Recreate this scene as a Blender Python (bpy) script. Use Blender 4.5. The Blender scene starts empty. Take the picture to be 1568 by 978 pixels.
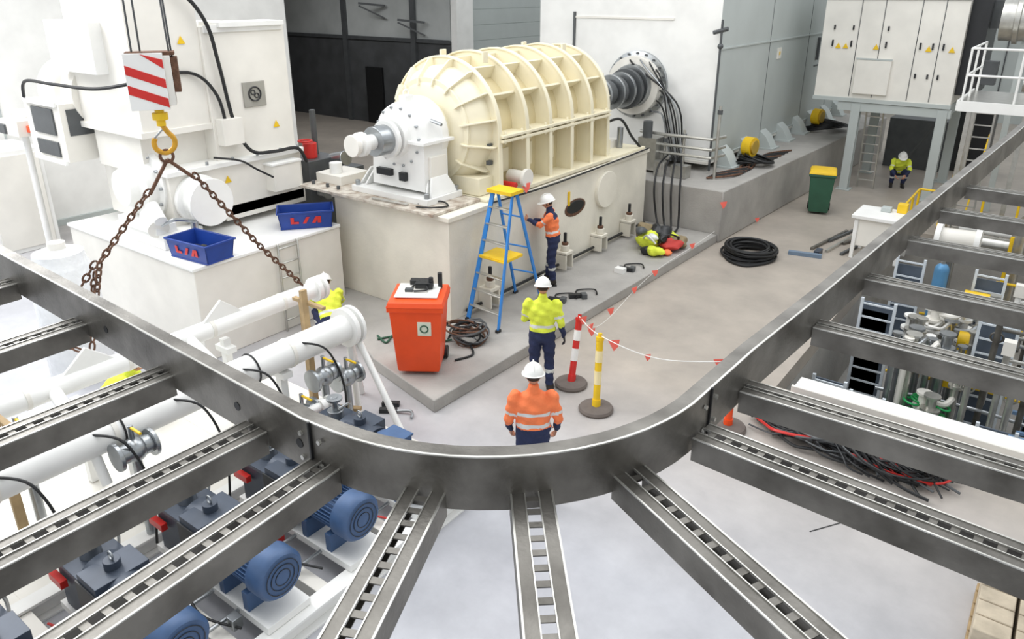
import bpy, bmesh, math, random
from mathutils import Vector, Matrix
random.seed(7)
V=Vector
# ---------------------------------------------------------------- materials
def lin(c):
    c=c/255.0
    return c/12.92 if c<=0.04045 else ((c+0.055)/1.055)**2.4
def rgb(h):
    h=h.lstrip('#');return tuple(lin(int(h[i:i+2],16)) for i in (0,2,4))
MATS={}
def mat(name,h,rough=.5,metal=0.0,var=.08,scale=3.0,bump=0.0,bscale=40.0,var2=None):
    if name in MATS:return MATS[name]
    m=bpy.data.materials.new(name);m.use_nodes=True
    nt=m.node_tree;N=nt.nodes;L=nt.links
    b=N['Principled BSDF'];c=rgb(h)
    b.inputs['Roughness'].default_value=rough;b.inputs['Metallic'].default_value=metal
    tc=N.new('ShaderNodeTexCoord')
    nz=N.new('ShaderNodeTexNoise');nz.inputs['Scale'].default_value=scale;nz.inputs['Detail'].default_value=6
    L.new(tc.outputs['Object'],nz.inputs['Vector'])
    mx=N.new('ShaderNodeMix');mx.data_type='RGBA'
    d=rgb(var2) if var2 else tuple(max(0,k*(1-2.2*var)) for k in c)
    mx.inputs[6].default_value=(*c,1);mx.inputs[7].default_value=(*d,1)
    rp=N.new('ShaderNodeValToRGB');rp.color_ramp.elements[0].position=.35;rp.color_ramp.elements[1].position=.75
    L.new(nz.outputs['Fac'],rp.inputs['Fac']);L.new(rp.outputs['Color'],mx.inputs[0]);L.new(mx.outputs[2],b.inputs['Base Color'])
    if bump>0:
        n2=N.new('ShaderNodeTexNoise');n2.inputs['Scale'].default_value=bscale;n2.inputs['Detail'].default_value=4
        L.new(tc.outputs['Object'],n2.inputs['Vector'])
        bp=N.new('ShaderNodeBump');bp.inputs['Strength'].default_value=bump;bp.inputs['Distance'].default_value=.02
        L.new(n2.outputs['Fac'],bp.inputs['Height']);L.new(bp.outputs['Normal'],b.inputs['Normal'])
    MATS[name]=m;return m
cream=mat('cream_paint','#efe7cc',.42,0,.05,2)
cream2=mat('cream_recess_shade','#dccfa8',.5,0,.1,2)  # darker cream: shade of the recessed casing bays put into the colour
white=mat('white_paint','#f1f1ee',.4,0,.05,2)
offw=mat('offwhite_paint','#ebe8e0',.45,0,.06,1.5)
plinthm=mat('plinth_painted_concrete','#e9e4d6',.6,0,.10,1.2,.15,25)
conc=mat('grey_concrete','#aba8a3',.75,0,.12,1.5,.3,30)
greyp=mat('grey_panel','#b9c0be',.45,0,.05,.8)
greyd=mat('dark_grey','#5b5e60',.5,.3,.1,4)
galv=mat('galvanised_steel','#85827c',.42,.7,.22,3.5,.10,45,var2='#4e4b46')
galv2=mat('galvanised_edge','#c9c8c2',.3,.8,.1,8)
steel=mat('machined_steel','#a9adb0',.28,.85,.1,6)
black=mat('black_rubber','#17181a',.5,0,.1,8)
blackp=mat('black_paint','#202225',.4,0,.1,8)
red=mat('red_paint','#d32c26',.4,0,.08,4)
orange=mat('orange_plastic','#f4541f',.38,0,.05,3)
pink=mat('pink_flag','#ff7466',.6,0,.05,4)
yellow=mat('yellow_paint','#f0c61e',.45,0,.08,4)
blue=mat('blue_fibreglass','#2f86d8',.4,0,.06,4)
blued=mat('blue_crate_plastic','#1f4296',.4,0,.08,4)
motorb=mat('motor_blue_paint','#48648c',.42,.1,.12,4)
motord=mat('motor_dark_paint','#434c5a',.45,.2,.12,4)
green=mat('green_plastic','#2d5a45',.45,0,.08,4)
greenb=mat('green_bright','#2fae62',.4,0,.1,4)
rust=mat('rusty_steel','#7a5a48',.7,.5,.25,20,.3,60)
basep=mat('base_plate_worn','#d8d2c6',.55,.1,.2,7,.2,50,var2='#8a7462')
wood=mat('timber','#b49a72',.7,0,.15,6)
navy=mat('navy_cloth','#262f52',.85,0,.12,9,.5,30)
hiy=mat('hivis_yellow','#e4f04a',.75,0,.07,9,.6,22)
hio=mat('hivis_orange','#ff8650',.75,0,.07,9,.6,22)
silv=mat('reflective_tape','#dcdedb',.35,.1,.04,9)
skin=mat('skin','#c98f72',.55,0,.06,10)
hair=mat('hair_brown','#3a2a1e',.8,0,.15,30)
boot=mat('boot_leather','#2b2622',.6,0,.1,10)
eye=mat('eye_dark','#14100e',.3)
helm=mat('hard_hat_white','#f4f4f0',.3,0,.03,6)
paper=mat('paper','#efefea',.8,0,.03,4)
def floor_mat():
    m=bpy.data.materials.new('floor_concrete');m.use_nodes=True;nt=m.node_tree;N=nt.nodes;L=nt.links;b=N['Principled BSDF']
    tc=N.new('ShaderNodeTexCoord');sp=N.new('ShaderNodeSeparateXYZ');L.new(tc.outputs['Object'],sp.inputs[0])
    mr=N.new('ShaderNodeMapRange');mr.inputs[1].default_value=5.5;mr.inputs[2].default_value=9.5;L.new(sp.outputs['Y'],mr.inputs[0])
    a=N.new('ShaderNodeMix');a.data_type='RGBA';a.inputs[6].default_value=(*rgb('#bdbec3'),1);a.inputs[7].default_value=(*rgb('#afa69b'),1);L.new(mr.outputs[0],a.inputs[0])
    n=N.new('ShaderNodeTexNoise');n.inputs['Scale'].default_value=.9;n.inputs['Detail'].default_value=9;n.inputs['Roughness'].default_value=.65;L.new(tc.outputs['Object'],n.inputs['Vector'])
    r=N.new('ShaderNodeValToRGB');r.color_ramp.elements[0].position=.3;r.color_ramp.elements[0].color=(.76,.76,.77,1);r.color_ramp.elements[1].position=.72;r.color_ramp.elements[1].color=(1.08,1.08,1.08,1);L.new(n.outputs['Fac'],r.inputs['Fac'])
    k=N.new('ShaderNodeMix');k.data_type='RGBA';k.blend_type='MULTIPLY';k.inputs[0].default_value=1;L.new(a.outputs[2],k.inputs[6]);L.new(r.outputs['Color'],k.inputs[7]);L.new(k.outputs[2],b.inputs['Base Color'])
    b.inputs['Roughness'].default_value=.42
    n2=N.new('ShaderNodeTexNoise');n2.inputs['Scale'].default_value=18;L.new(tc.outputs['Object'],n2.inputs['Vector'])
    bp=N.new('ShaderNodeBump');bp.inputs['Strength'].default_value=.12;bp.inputs['Distance'].default_value=.01;L.new(n2.outputs['Fac'],bp.inputs['Height']);L.new(bp.outputs['Normal'],b.inputs['Normal'])
    return m
floorm=floor_mat()
# ---------------------------------------------------------------- mesh builder
def frame(d):
    d=V(d).normalized();u=V((0,0,1)) if abs(d.z)<.95 else V((1,0,0))
    a=d.cross(u).normalized();return a,d.cross(a).normalized(),d
class MB:
    def __init__(s):s.v=[];s.f=[];s.m=[];s.s=[];s.mats=[]
    def mi(s,m):
        if m not in s.mats:s.mats.append(m)
        return s.mats.index(m)
    def add(s,vs,fs,m,sm=False):
        o=len(s.v);s.v+= [V(x) for x in vs];k=s.mi(m)
        for f in fs:s.f.append([i+o for i in f]);s.m.append(k);s.s.append(sm)
    def box(s,x0,x1,y0,y1,z0,z1,m,R=None,c=None):
        vs=[V((x,y,z)) for z in (z0,z1) for x,y in ((x0,y0),(x1,y0),(x1,y1),(x0,y1))]
        if R is not None:
            c=V(c) if c is not None else V(((x0+x1)/2,(y0+y1)/2,(z0+z1)/2));vs=[c+R@(v-c) for v in vs]
        s.add(vs,[(0,3,2,1),(4,5,6,7),(0,1,5,4),(1,2,6,5),(2,3,7,6),(3,0,4,7)],m)
    def cb(s,c,d,m,R=None):
        s.box(c[0]-d[0]/2,c[0]+d[0]/2,c[1]-d[1]/2,c[1]+d[1]/2,c[2]-d[2]/2,c[2]+d[2]/2,m,R)
    def beam(s,p,q,w,h,m):
        p=V(p);q=V(q);a,b,d=frame(q-p)
        vs=[]
        for P in (p,q):
            for i,j in ((-1,-1),(1,-1),(1,1),(-1,1)):vs.append(P+a*(i*w/2)+b*(j*h/2))
        s.add(vs,[(0,1,2,3),(7,6,5,4),(0,4,5,1),(1,5,6,2),(2,6,7,3),(3,7,4,0)],m)
    def lathe(s,o,ax,prof,m,n=24,sm=True):
        o=V(o);a,b,d=frame(ax);vs=[];fs=[]
        for (t,r) in prof:
            for i in range(n):
                an=2*math.pi*i/n;vs.append(o+d*t+(a*math.cos(an)+b*math.sin(an))*max(r,1e-4))
        for k in range(len(prof)-1):
            for i in range(n):
                j=(i+1)%n;fs.append((k*n+i,(k+1)*n+i,(k+1)*n+j,k*n+j))
        fs.append(tuple(range(n)));fs.append(tuple(reversed(range((len(prof)-1)*n,len(prof)*n))))
        s.add(vs,fs,m,sm)
    def cyl(s,p,q,r,m,r2=None,n=20,sm=True):
        p=V(p);q=V(q);s.lathe(p,q-p,[(0,r),((q-p).length,r if r2 is None else r2)],m,n,sm)
    def sph(s,c,r,m,n=14,sc=(1,1,1),R=None):
        vs=[];fs=[];k=n//2
        for j in range(k+1):
            ph=math.pi*j/k
            for i in range(n):
                an=2*math.pi*i/n
                p=V((math.sin(ph)*math.cos(an)*sc[0],math.sin(ph)*math.sin(an)*sc[1],math.cos(ph)*sc[2]))*r
                if j in(0,k):p+=V((math.cos(an),math.sin(an),0))*1e-4
                if R is not None:p=R@p
                vs.append(V(c)+p)
        for j in range(k):
            for i in range(n):
                i2=(i+1)%n;fs.append((j*n+i,(j+1)*n+i,(j+1)*n+i2,j*n+i2))
        fs.append(tuple(range(n)));fs.append(tuple(reversed(range(k*n,(k+1)*n))))
        s.add(vs,fs,m,True)
    def tube(s,pts,r,m,n=8,smooth=True,sub=6,closed=False):
        P=[V(p) for p in pts]
        if smooth and len(P)>2:
            Q=[];N=len(P);rng=range(N if closed else N-1)
            for i in rng:
                if closed:p0,p1,p2,p3=P[i-1],P[i],P[(i+1)%N],P[(i+2)%N]
                else:p0,p1,p2,p3=P[max(i-1,0)],P[i],P[i+1],P[min(i+2,N-1)]
                for k in range(sub):
                    t=k/sub;Q.append(.5*((2*p1)+(p2-p0)*t+(2*p0-5*p1+4*p2-p3)*t*t+(3*p1-p0-3*p2+p3)*t**3))
            if not closed:Q.append(P[-1])
            P=Q
        vs=[];fs=[];N=len(P);pa=None
        for i in range(N):
            if closed:d=P[(i+1)%N]-P[i-1]
            else:d=P[min(i+1,N-1)]-P[max(i-1,0)]
            if d.length<1e-6:d=V((0,0,1))
            d.normalize()
            if pa is None:a,b,_=frame(d)
            else:
                a=pa-d*pa.dot(d)
                if a.length<1e-4:a,_,_=frame(d)
                a.normalize();b=d.cross(a)
            pa=a
            for k in range(n):
                an=2*math.pi*k/n;vs.append(P[i]+(a*math.cos(an)+b*math.sin(an))*r)
        for i in range(N if closed else N-1):
            i2=(i+1)%N
            for k in range(n):
                k2=(k+1)%n;fs.append((i*n+k,i*n+k2,i2*n+k2,i2*n+k))
        if not closed:fs.append(tuple(reversed(range(n))));fs.append(tuple(range((N-1)*n,N*n)))
        s.add(vs,fs,m,True)
    def torus(s,c,ax,R,r,m,n=32,k=10):
        a,b,d=frame(ax);c=V(c)
        s.tube([c+(a*math.cos(2*math.pi*i/n)+b*math.sin(2*math.pi*i/n))*R for i in range(n)],r,m,k,False,1,True)
    def prism(s,pts,off,m):
        off=V(off);n=len(pts);vs=[V(p) for p in pts]+[V(p)+off for p in pts]
        fs=[tuple(range(n)),tuple(reversed(range(n,2*n)))]+[(i,i+n,(i+1)%n+n,(i+1)%n) for i in range(n)]
        s.add(vs,fs,m)
    def obj(s,name,bevel=0,parent=None,origin=None,rot=None,loc=None):
        me=bpy.data.meshes.new(name)
        if origin is None:
            xs=[v.x for v in s.v];ys=[v.y for v in s.v];zs=[v.z for v in s.v]
            origin=V(((min(xs)+max(xs))/2,(min(ys)+max(ys))/2,min(zs)))
        origin=V(origin)
        me.from_pydata([v-origin for v in s.v],[],s.f)
        for m in s.mats:me.materials.append(m)
        me.polygons.foreach_set('material_index',s.m);me.polygons.foreach_set('use_smooth',s.s)
        bm=bmesh.new();bm.from_mesh(me);bmesh.ops.recalc_face_normals(bm,faces=bm.faces);bm.to_mesh(me);bm.free()
        try:me.set_sharp_from_angle(angle=math.radians(42))
        except Exception:pass
        o=bpy.data.objects.new(name,me);bpy.context.scene.collection.objects.link(o);o.location=origin if loc is None else loc
        if rot:o.rotation_euler=rot
        if parent:o.parent=parent
        if bevel:
            b=o.modifiers.new('bevel','BEVEL');b.width=bevel;b.segments=2;b.limit_method='ANGLE';b.angle_limit=math.radians(50)
        return o
# ---------------------------------------------------------------- floor / shell
fl=MB()
PX=-2.75;PY0=10.35;PY1=20.0;PZ=-1.9
fl.box(-34,PX,-6,40,-.3,0,floorm)
fl.box(PX,9,-6,PY0,-.3,0,floorm)
fl.box(PX,9,PY1,40,-.3,0,floorm)
fl.obj('floor',origin=(0,0,0))
pf=MB()
pf.box(PX-.1,9,PY0-.1,PY1+.1,PZ-.1,PZ,conc);pf.box(PX-.2,PX,PY0-.2,PY1+.2,PZ,-.31,conc);pf.box(PX,9,PY0-.2,PY0,PZ,-.31,conc);pf.box(PX,9,PY1,PY1+.2,PZ,-.31,conc)
pf.obj('floor_pit')
w=MB();w.box(-20.3,-20,-6,15.3,0,7.2,white)
for y in (-1,3,7,11):w.box(-20,-19.97,y,y+.04,0,7.2,greyp)
w.box(-20,-19.9,-6,15.3,0,.15,greyp)
w.box(-20.3,-20,23.3,24.3,0,7.2,white);w.box(-20.3,-20,31.1,39.6,0,7.2,white)
w.obj('wall_west')
w=MB();w.box(-20.25,-20.1,24.35,31.05,0,7.2,greyp)
for k in range(12):w.box(-20.1,-20.085,24.35,31.05,.6*k,.6*k+.57,greyp)
w.obj('door_1')
w=MB();w.box(-20,9,39.7,40,0,7.2,greyp)
for x in range(-18,9,3):w.box(x,x+.05,39.66,39.7,0,7.2,greyd)
w.obj('wall_north')
w=MB();w.box(9,9.3,-6,39.6,-.3,7.2,offw)
for y in range(-4,39,4):w.box(8.94,9,y,y+.3,0,7.2,greyp)
w.obj('wall_east')
bayd=mat('bay_dark_wall','#4c4e50',.8,0,.2,1.2);bayl=mat('bay_light_wall','#b6bab9',.8,0,.12,.8)
w=MB();w.box(-34,-20.35,23.3,23.5,0,3.6,bayd);w.box(-34,-20.35,23.3,23.5,3.6,7.2,bayl)
w.box(-34,-20.35,23.22,23.3,3.52,3.66,greyd)
for x in (-31,-26.5,-22.4):w.box(x,x+.25,23.18,23.3,0,7.2,greyd)
w.box(-25.2,-24.2,23.2,23.3,0,2.4,black)
for x,z in ((-23.8,4.9),(-21.6,4.3)):w.beam((x,23.2,z),(x-.9,22.6,z+.1),.12,.08,greyd);w.beam((x,23.2,z-.5),(x-.9,22.6,z),.06,.06,greyd)
w.box(-34.2,-34,15,23.5,0,7.2,bayd);w.box(-34,-20.35,15.1,15.3,0,7.2,bayd)
w.box(-34,-20.35,15.1,23.5,7.2,7.4,bayd)  # unseen roof, added so the bay interior stays dark
w.obj('wall_bay')
# ---------------------------------------------------------------- step slab and plinths
s=MB();s.prism([(-6.36,6.72,0),(-6.15,16.3,0),(-10.7,16.3,0),(-11.2,8.7,0),(-8.0,7.12,0)],(0,0,.2),conc);s.obj('plinth_step_slab',.015)
s=MB();s.box(-10.7,-7.9,8.87,15.95,.2,2.07,plinthm)
s.box(-10.74,-7.86,8.83,15.99,1.99,2.075,plinthm)
def ell(cy,cz,ry,rz,x0,th,m_,n=28):
    s.prism([(x0,cy+ry*math.cos(2*math.pi*i/n),cz+rz*math.sin(2*math.pi*i/n)) for i in range(n)],(th,0,0),m_)
ell(14.0,1.5,.42,.4,-7.92,.1,plinthm);ell(12.8,1.38,.33,.13,-7.91,.03,blackp);ell(12.8,1.36,.4,.18,-7.91,.02,rust)
s.box(-7.9,-7.87,12.5,12.56,1.45,1.75,yellow)
for y in (9.75,12.2,13.6,14.9):
    s.box(-7.9,-7.62,y-.14,y+.14,.55,.62,plinthm);s.box(-7.9,-7.62,y-.14,y-.1,.25,.58,plinthm);s.box(-7.9,-7.62,y+.1,y+.14,.25,.58,plinthm)
    s.cyl((-7.74,y,.5),(-7.74,y,1.0),.035,blackp,n=8);s.cyl((-7.74,y,.62),(-7.74,y,.74),.09,plinthm,n=12);s.cyl((-7.74,y,.74),(-7.74,y,.8),.07,rust,n=6)
s.tube([(-7.84,9.2,.32),(-7.8,12,.34),(-7.84,15.9,.3)],.03,blackp)
s.tube([(-7.84,9.95,2.1),(-7.82,12,2.05),(-7.84,15.9,2.1)],.018,black)
s.obj('generator_plinth',.02)
s=MB();s.prism([(-6.1,16.32,0),(-5.45,30,0),(-14,30,0),(-14,16.32,0)],(0,0,1.24),conc);s.obj('enclosure_plinth',.03)
s=MB();s.box(-14.3,-10.3,5.7,8.6,0,1.54,offw);s.box(-14.33,-10.27,5.67,8.6,1.54,1.6,white)
for i,y in enumerate((7.2,7.6)):s.beam((-10.24,y,0),(-10.24,y,1.6),.03,.05,galv2)
for k in range(6):s.beam((-10.24,7.2,.2+.26*k),(-10.24,7.6,.2+.26*k),.03,.03,galv2)
s.obj('gearbox_plinth',.02)
# ---------------------------------------------------------------- generator
g=MB();AX=-9.3;AZ=3.2
def arch(r,y,zb=2.1,n=28,dx=0):
    P=[V((AX+r+dx,y,zb))]
    for i in range(n+1):
        a=math.pi*i/n;P.append(V((AX+r*math.cos(a),y,AZ+r*math.sin(a))))
    P.append(V((AX-r-dx,y,zb)));return P
Y0,Y1=10.45,14.25;NF=6
a0=arch(.98,Y0);a1=arch(.98,Y1);n=len(a0)
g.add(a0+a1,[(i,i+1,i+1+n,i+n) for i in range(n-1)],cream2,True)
for k in range(NF):
    y=Y0+(Y1-Y0)*k/(NF-1);R=1.32 if 0<k<NF-1 else 1.27
    g.prism(arch(R,y-.025,dx=.03),(0,.05,0),cream)
    A=arch(R+.004,y-.05,dx=.03);Bq=arch(R+.004,y+.05,dx=.03);C_=arch(R-.03,y-.05,dx=.03);D_=arch(R-.03,y+.05,dx=.03)
    m_=len(A);g.add(A+Bq+C_+D_,[(i,i+1,i+1+m_,i+m_) for i in range(m_-1)]+[(i+2*m_,i+3*m_,i+1+3*m_,i+1+2*m_) for i in range(m_-1)]+[(i,i+2*m_,i+1+2*m_,i+1) for i in range(m_-1)]+[(i+m_,i+1+m_,i+1+3*m_,i+3*m_) for i in range(m_-1)],cream,True)
for an in (32,62,90,118,148):
    a=math.radians(an);c,sn=math.cos(a),math.sin(a);t=V((-sn,0,c))*.022
    p=V((AX+.95*c,Y0,AZ+.95*sn));q=V((AX+1.22*c,Y0,AZ+1.22*sn))
    g.prism([p-t,q-t,q+t,p+t],(0,Y1-Y0,0),cream)
for sx in (1,-1):
    for z,o,h in ((3.12,1.34,.05),(3.04,1.34,.05),(2.1,1.42,.07)):
        g.box(min(AX+sx*.94,AX+sx*o),max(AX+sx*.94,AX+sx*o),Y0,Y1,z,z+h,cream)
    for k in range(NF-1):
        yc=Y0+(Y1-Y0)*(k+.5)/(NF-1)
        g.box(min(AX+sx*.94,AX+sx*1.0),max(AX+sx*.94,AX+sx*1.0),yc-.22,yc+.22,2.4,2.85,cream)
        for dy in (-.25,.25):g.cyl((AX+sx*1.28,yc+dy,3.0),(AX+sx*1.28,yc+dy,3.22),.025,cream,n=6)
def bell(y,d):
    g.lathe((AX,y,AZ),(0,d,0),[(0,1.12),(.18,1.1),(.36,.98),(.46,.86),(.5,.8),(.52,.55),(.7,.5),(.72,.3)],cream,40)
    for i in range(16):
        a=2*math.pi*(i+.5)/16
        if math.sin(a)<-.75:continue
        c,sn=math.cos(a),math.sin(a);t=V((-sn,0,c))*.015
        P=lambda r,dy:V((AX+r*c,y+d*dy,AZ+r*sn))
        base=[P(.9,0),P(1.25,0),P(1.24,.14),P(.92,.52),P(.8,.54)]
        g.prism([p-t for p in base],t*2,cream)
    g.lathe((AX,y,AZ),(0,d,0),[(.42,.0),(.42,.93),(.47,.93),(.47,.0)],cream,40)
    g.box(AX-1.12,AX+1.12,min(y,y+d*.42),max(y,y+d*.42),2.14,2.45,cream)
bell(Y0,-1);bell(Y1,1)
for y in (10.36,):
    for z in (2.65,2.95):g.box(AX+1.06,AX+1.14,y-.06,y+.04,z,z+.08,greyd)
g.cyl((AX+1.1,10.95,2.35),(AX+1.5,10.95,2.35),.12,offw,n=16);g.cyl((AX+1.45,10.95,2.35),(AX+1.52,10.95,2.35),.17,offw,n=16)
g.cyl((AX+1.1,10.72,2.25),(AX+1.42,10.72,2.25),.05,red,n=12)
for y in (11.0,13.6):
    for dx in (-.5,.5):g.cb((AX+dx,y,AZ+1.22),(.05,.14,.2),cream)
g.box(AX-1.36,AX+1.36,Y0-.5,15.9,2.08,2.13,cream)
g.lathe((AX,14.9,AZ),(0,1,0),[(0,.55),(.1,.62),(.5,.62),(.6,.5),(.62,.32)],offw,28)
g.box(AX-.6,AX+.6,14.95,15.5,2.1,3.1,offw);g.box(AX-.85,AX+.85,14.85,15.6,2.09,2.3,offw)
g.cyl((AX+.7,15.1,2.3),(AX+.7,15.1,2.7),.1,steel,n=14);g.cyl((AX+.95,15.4,2.13),(AX+.95,15.4,2.6),.07,steel,n=12);g.tube([(AX+.7,15.1,2.7),(AX+1.0,15.3,2.8),(AX+1.2,15.5,2.4),(AX+1.3,15.8,2.1)],.03,black)
g.cyl((AX,8.9,AZ),(AX,17.4,AZ),.2,steel,n=24)
for y,r,wd in ((15.65,.34,.1),(15.85,.42,.08),(16.1,.3,.3),(16.5,.42,.08),(16.7,.36,.14),(17.0,.44,.1),(17.25,.5,.12)):
    g.cyl((AX,y,AZ),(AX,y+wd,AZ),r,steel if wd<.12 else greyd,n=28)
g.obj('generator',.006)
b=MB()
b.lathe((AX,9.85,AZ),(0,-1,0),[(0,.6),(.06,.64),(.2,.64),(.24,.6),(.5,.58),(.62,.54),(.66,.47),(.68,.34),(.80,.32)],white,36)
for i in range(14):
    a=2*math.pi*i/14;b.cyl((AX+.5*math.cos(a),9.24,AZ+.5*math.sin(a)),(AX+.5*math.cos(a),9.17,AZ+.5*math.sin(a)),.026,steel,n=6)
b.prism([(AX-.68,9.2,2.3),(AX+.6,9.2,2.3),(AX+.6,9.2,3.2),(AX-.62,9.2,3.2)],(0,.6,0),white)
b.box(AX-.74,AX+.7,9.1,9.88,3.12,3.18,white)
b.box(AX-1.05,AX+.82,9.0,9.92,2.13,2.24,white)
for dx in (-.98,-.85,.66,.76):b.prism([(AX+dx-.02,9.15,2.24),(AX+dx-.02,9.85,2.24),(AX+dx*.85-.02,9.7,2.55),(AX+dx*.85-.02,9.3,2.55)],(.04,0,0),white)
for dx in (-.96,.74):
    for y in (9.08,9.84):b.cyl((AX+dx,y,2.24),(AX+dx,y,2.33),.05,steel,n=6)
b.box(AX-.5,AX-.15,9.12,9.22,2.5,2.62,blackp);b.box(AX+.05,AX+.2,9.12,9.2,2.45,2.6,blackp)
b.box(AX+.58,AX+.66,9.3,9.7,2.5,2.9,offw)
b.cyl((AX,9.2,AZ),(AX,8.62,AZ),.25,steel,n=28);b.cyl((AX,8.98,AZ),(AX,8.9,AZ),.32,white,n=28)
b.cyl((AX,8.62,AZ),(AX,8.2,AZ),.13,white,n=20);b.cyl((AX,8.4,AZ),(AX,8.3,AZ),.2,white,n=20);b.cyl((AX,8.22,AZ),(AX,8.14,AZ),.18,offw,n=20)
b.box(AX-.08,AX+.08,9.35,9.55,3.76,3.88,white);b.torus((AX,9.45,3.91),(1,0,0),.06,.015,white,16,6)
b.cyl((AX+.55,9.45,3.5),(AX+.8,9.45,3.45),.03,steel,n=8)
b.obj('pedestal_bearing',.008)
b=MB();b.box(-11.5,-8.1,8.7,9.98,2.08,2.13,basep)
for x in (-11.3,-10.9,-10.6):b.cyl((x,8.9,2.13),(x,8.9,2.2),.035,greyd,n=6)
b.box(-11.45,-10.75,9.1,9.8,2.13,2.3,offw);b.cyl((-11.1,9.3,2.3),(-11.1,9.3,2.5),.12,white,n=16)
b.tube([(-8.6,8.85,2.15),(-8.3,8.9,2.17),(-8.2,9.2,2.15),(-8.45,9.3,2.17),(-8.7,9.0,2.15)],.015,black)
b.beam((-9.6,8.8,2.15),(-8.8,8.86,2.15),.05,.03,galv2)
b.obj('bearing_base_plate',.005)
# ---------------------------------------------------------------- turbine enclosure
e=MB();EX=-7.2;EY=18.0
e.box(-12.4,EX,EY,30,1.5,7.5,greyp);e.box(-12.4,EX,EY-.03,EY,1.5,7.5,white)
for z in (1.5,4.2,6.9):e.box(EX,EX+.03,EY,30,z,z+.04,greyp)
for y in (21.6,25.2,28.0):e.box(EX,EX+.008,y,y+.02,1.5,7.5,greyd)
e.box(EX,EX+.03,22.3,22.6,3.7,4.0,offw);e.box(EX+.03,EX+.035,22.4,22.5,3.8,3.9,yellow)
e.box(EX,EX+.02,26.8,27.3,4.0,4.3,offw);e.box(EX,EX+.08,26.2,26.27,3.4,4.1,greyd);e.box(EX,EX+.03,26.1,27.4,3.2,3.24,greyd)
e.box(-11.3,-11.24,EY-.08,EY-.03,1.6,5.0,greyd);e.box(-11.3,-8.4,EY-.06,EY-.03,4.85,4.9,offw)
e.box(-12.4,EX,EY-.1,30.05,1.42,1.49,offw)
for i in range(8):
    y=18.6+1.5*i
    e.prism([(EX-.05,y,1.24),(EX+.4,y,1.24),(EX+.2,y,1.6),(EX-.05,y,1.8)],(0,.5,0),greyp)
    e.box(EX-.05,EX+.45,y-.05,y+.55,1.24,1.29,greyp)
brass=mat('brass','#c9a94a',.4,.5)
for y in (19.5,25.6):e.cyl((EX+.38,y,1.7),(EX+.62,y-.05,1.7),.25,yellow,n=24);e.cyl((EX+.6,y-.05,1.7),(EX+.66,y-.06,1.7),.18,brass,n=24)
e.lathe((AX,EY,3.25),(0,-1,0),[(0,.85),(.12,.85),(.14,.72),(.3,.7),(.34,.55),(.5,.52)],steel,36)
e.lathe((AX,EY-.1,3.25),(0,-1,0),[(0,.74),(.25,.73)],offw,36)
for i in range(20):
    a=2*math.pi*i/20;e.cyl((AX+.79*math.cos(a),EY-.12,3.25+.79*math.sin(a)),(AX+.79*math.cos(a),EY-.18,3.25+.79*math.sin(a)),.03,greyd,n=6)
e.obj('turbine_enclosure',.01)
h=MB()
for i in range(8):
    a=math.radians(-50+22*i);dx=.7*math.cos(a);dz=.7*math.sin(a)
    h.tube([(AX+dx,EY-.2,3.25+dz),(AX+dx+.25,EY-.42,3.15+dz*.9),(AX+.95+.05*i,EY-.45,2.6+.05*i),(AX+1.1+.06*i,EY-.4,2.0),(AX+1.3+.05*i,EY-.5,1.5)],.022,black if i%3 else steel)
for z in (1.75,1.95,2.2):h.tube([(AX+.5,17.3,z),(AX+1.3,17.2,z),(EX+.35,17.25,z),(EX+.45,17.8,z)],.04,galv2,smooth=False)
for x,zt in ((-8.1,2.2),(-7.6,2.35),(-6.75,3.0)):
    h.cyl((x,17.3,1.24),(x,17.3,zt),.035,galv2,n=10);h.cyl((x,17.3,zt-.2),(x,17.3,zt-.1),.06,greyd,n=10)
h.cyl((-7.1,17.8,1.3),(-7.1,17.8,4.9),.03,greyd,n=8);h.cyl((-7.3,17.8,4.6),(-6.95,17.8,4.7),.05,greyd,n=8);h.sph((-7.1,17.8,4.3),.07,greyd)
h.box(-8.7,-8.2,17.0,17.5,1.3,2.1,galv2);h.cyl((-8.5,17.1,2.1),(-8.5,17.1,2.5),.12,greyd,n=12)
h.cyl((-8.0,16.9,1.24),(-8.0,16.9,1.6),.16,galv2,n=16);h.cb((-7.5,17.0,1.4),(.4,.3,.3),galv2)
for i in range(4):
    h.tube([(-7.6-.12*i,17.2,1.7),(-7.3-.2*i,16.6,1.55),(-7.1-.22*i,16.15,1.1),(-7.05-.2*i,16.1,.5),(-7.0-.15*i,15.9,.24),(-7.1,15.4,.24)],.024,black)
h.obj('enclosure_pipework')
h=MB()
for k in range(10):
    r=.35+.03*(k%4);h.torus((-6.75+.04*k,19.4+.05*(k%3),1.27+.02*k),(.05*k-.2,.1,1),r,.022,black,24,6)
    h.torus((-6.6+.03*k,25.6+.06*k,1.3+.02*k),(.04*k-.2,.1,1),r+.1,.025,black,24,6)
for k in range(7):h.tube([(-6.9,17.2+.1*k,1.27),(-6.5,17.6+.2*k,1.3),(-6.4,18.3+.1*k,1.27),(-6.7,19+.3*k,1.27),(-6.3,20+.3*k,1.27)],.025,rust if k%3==0 else black)
h.obj('cable_coil')
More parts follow.
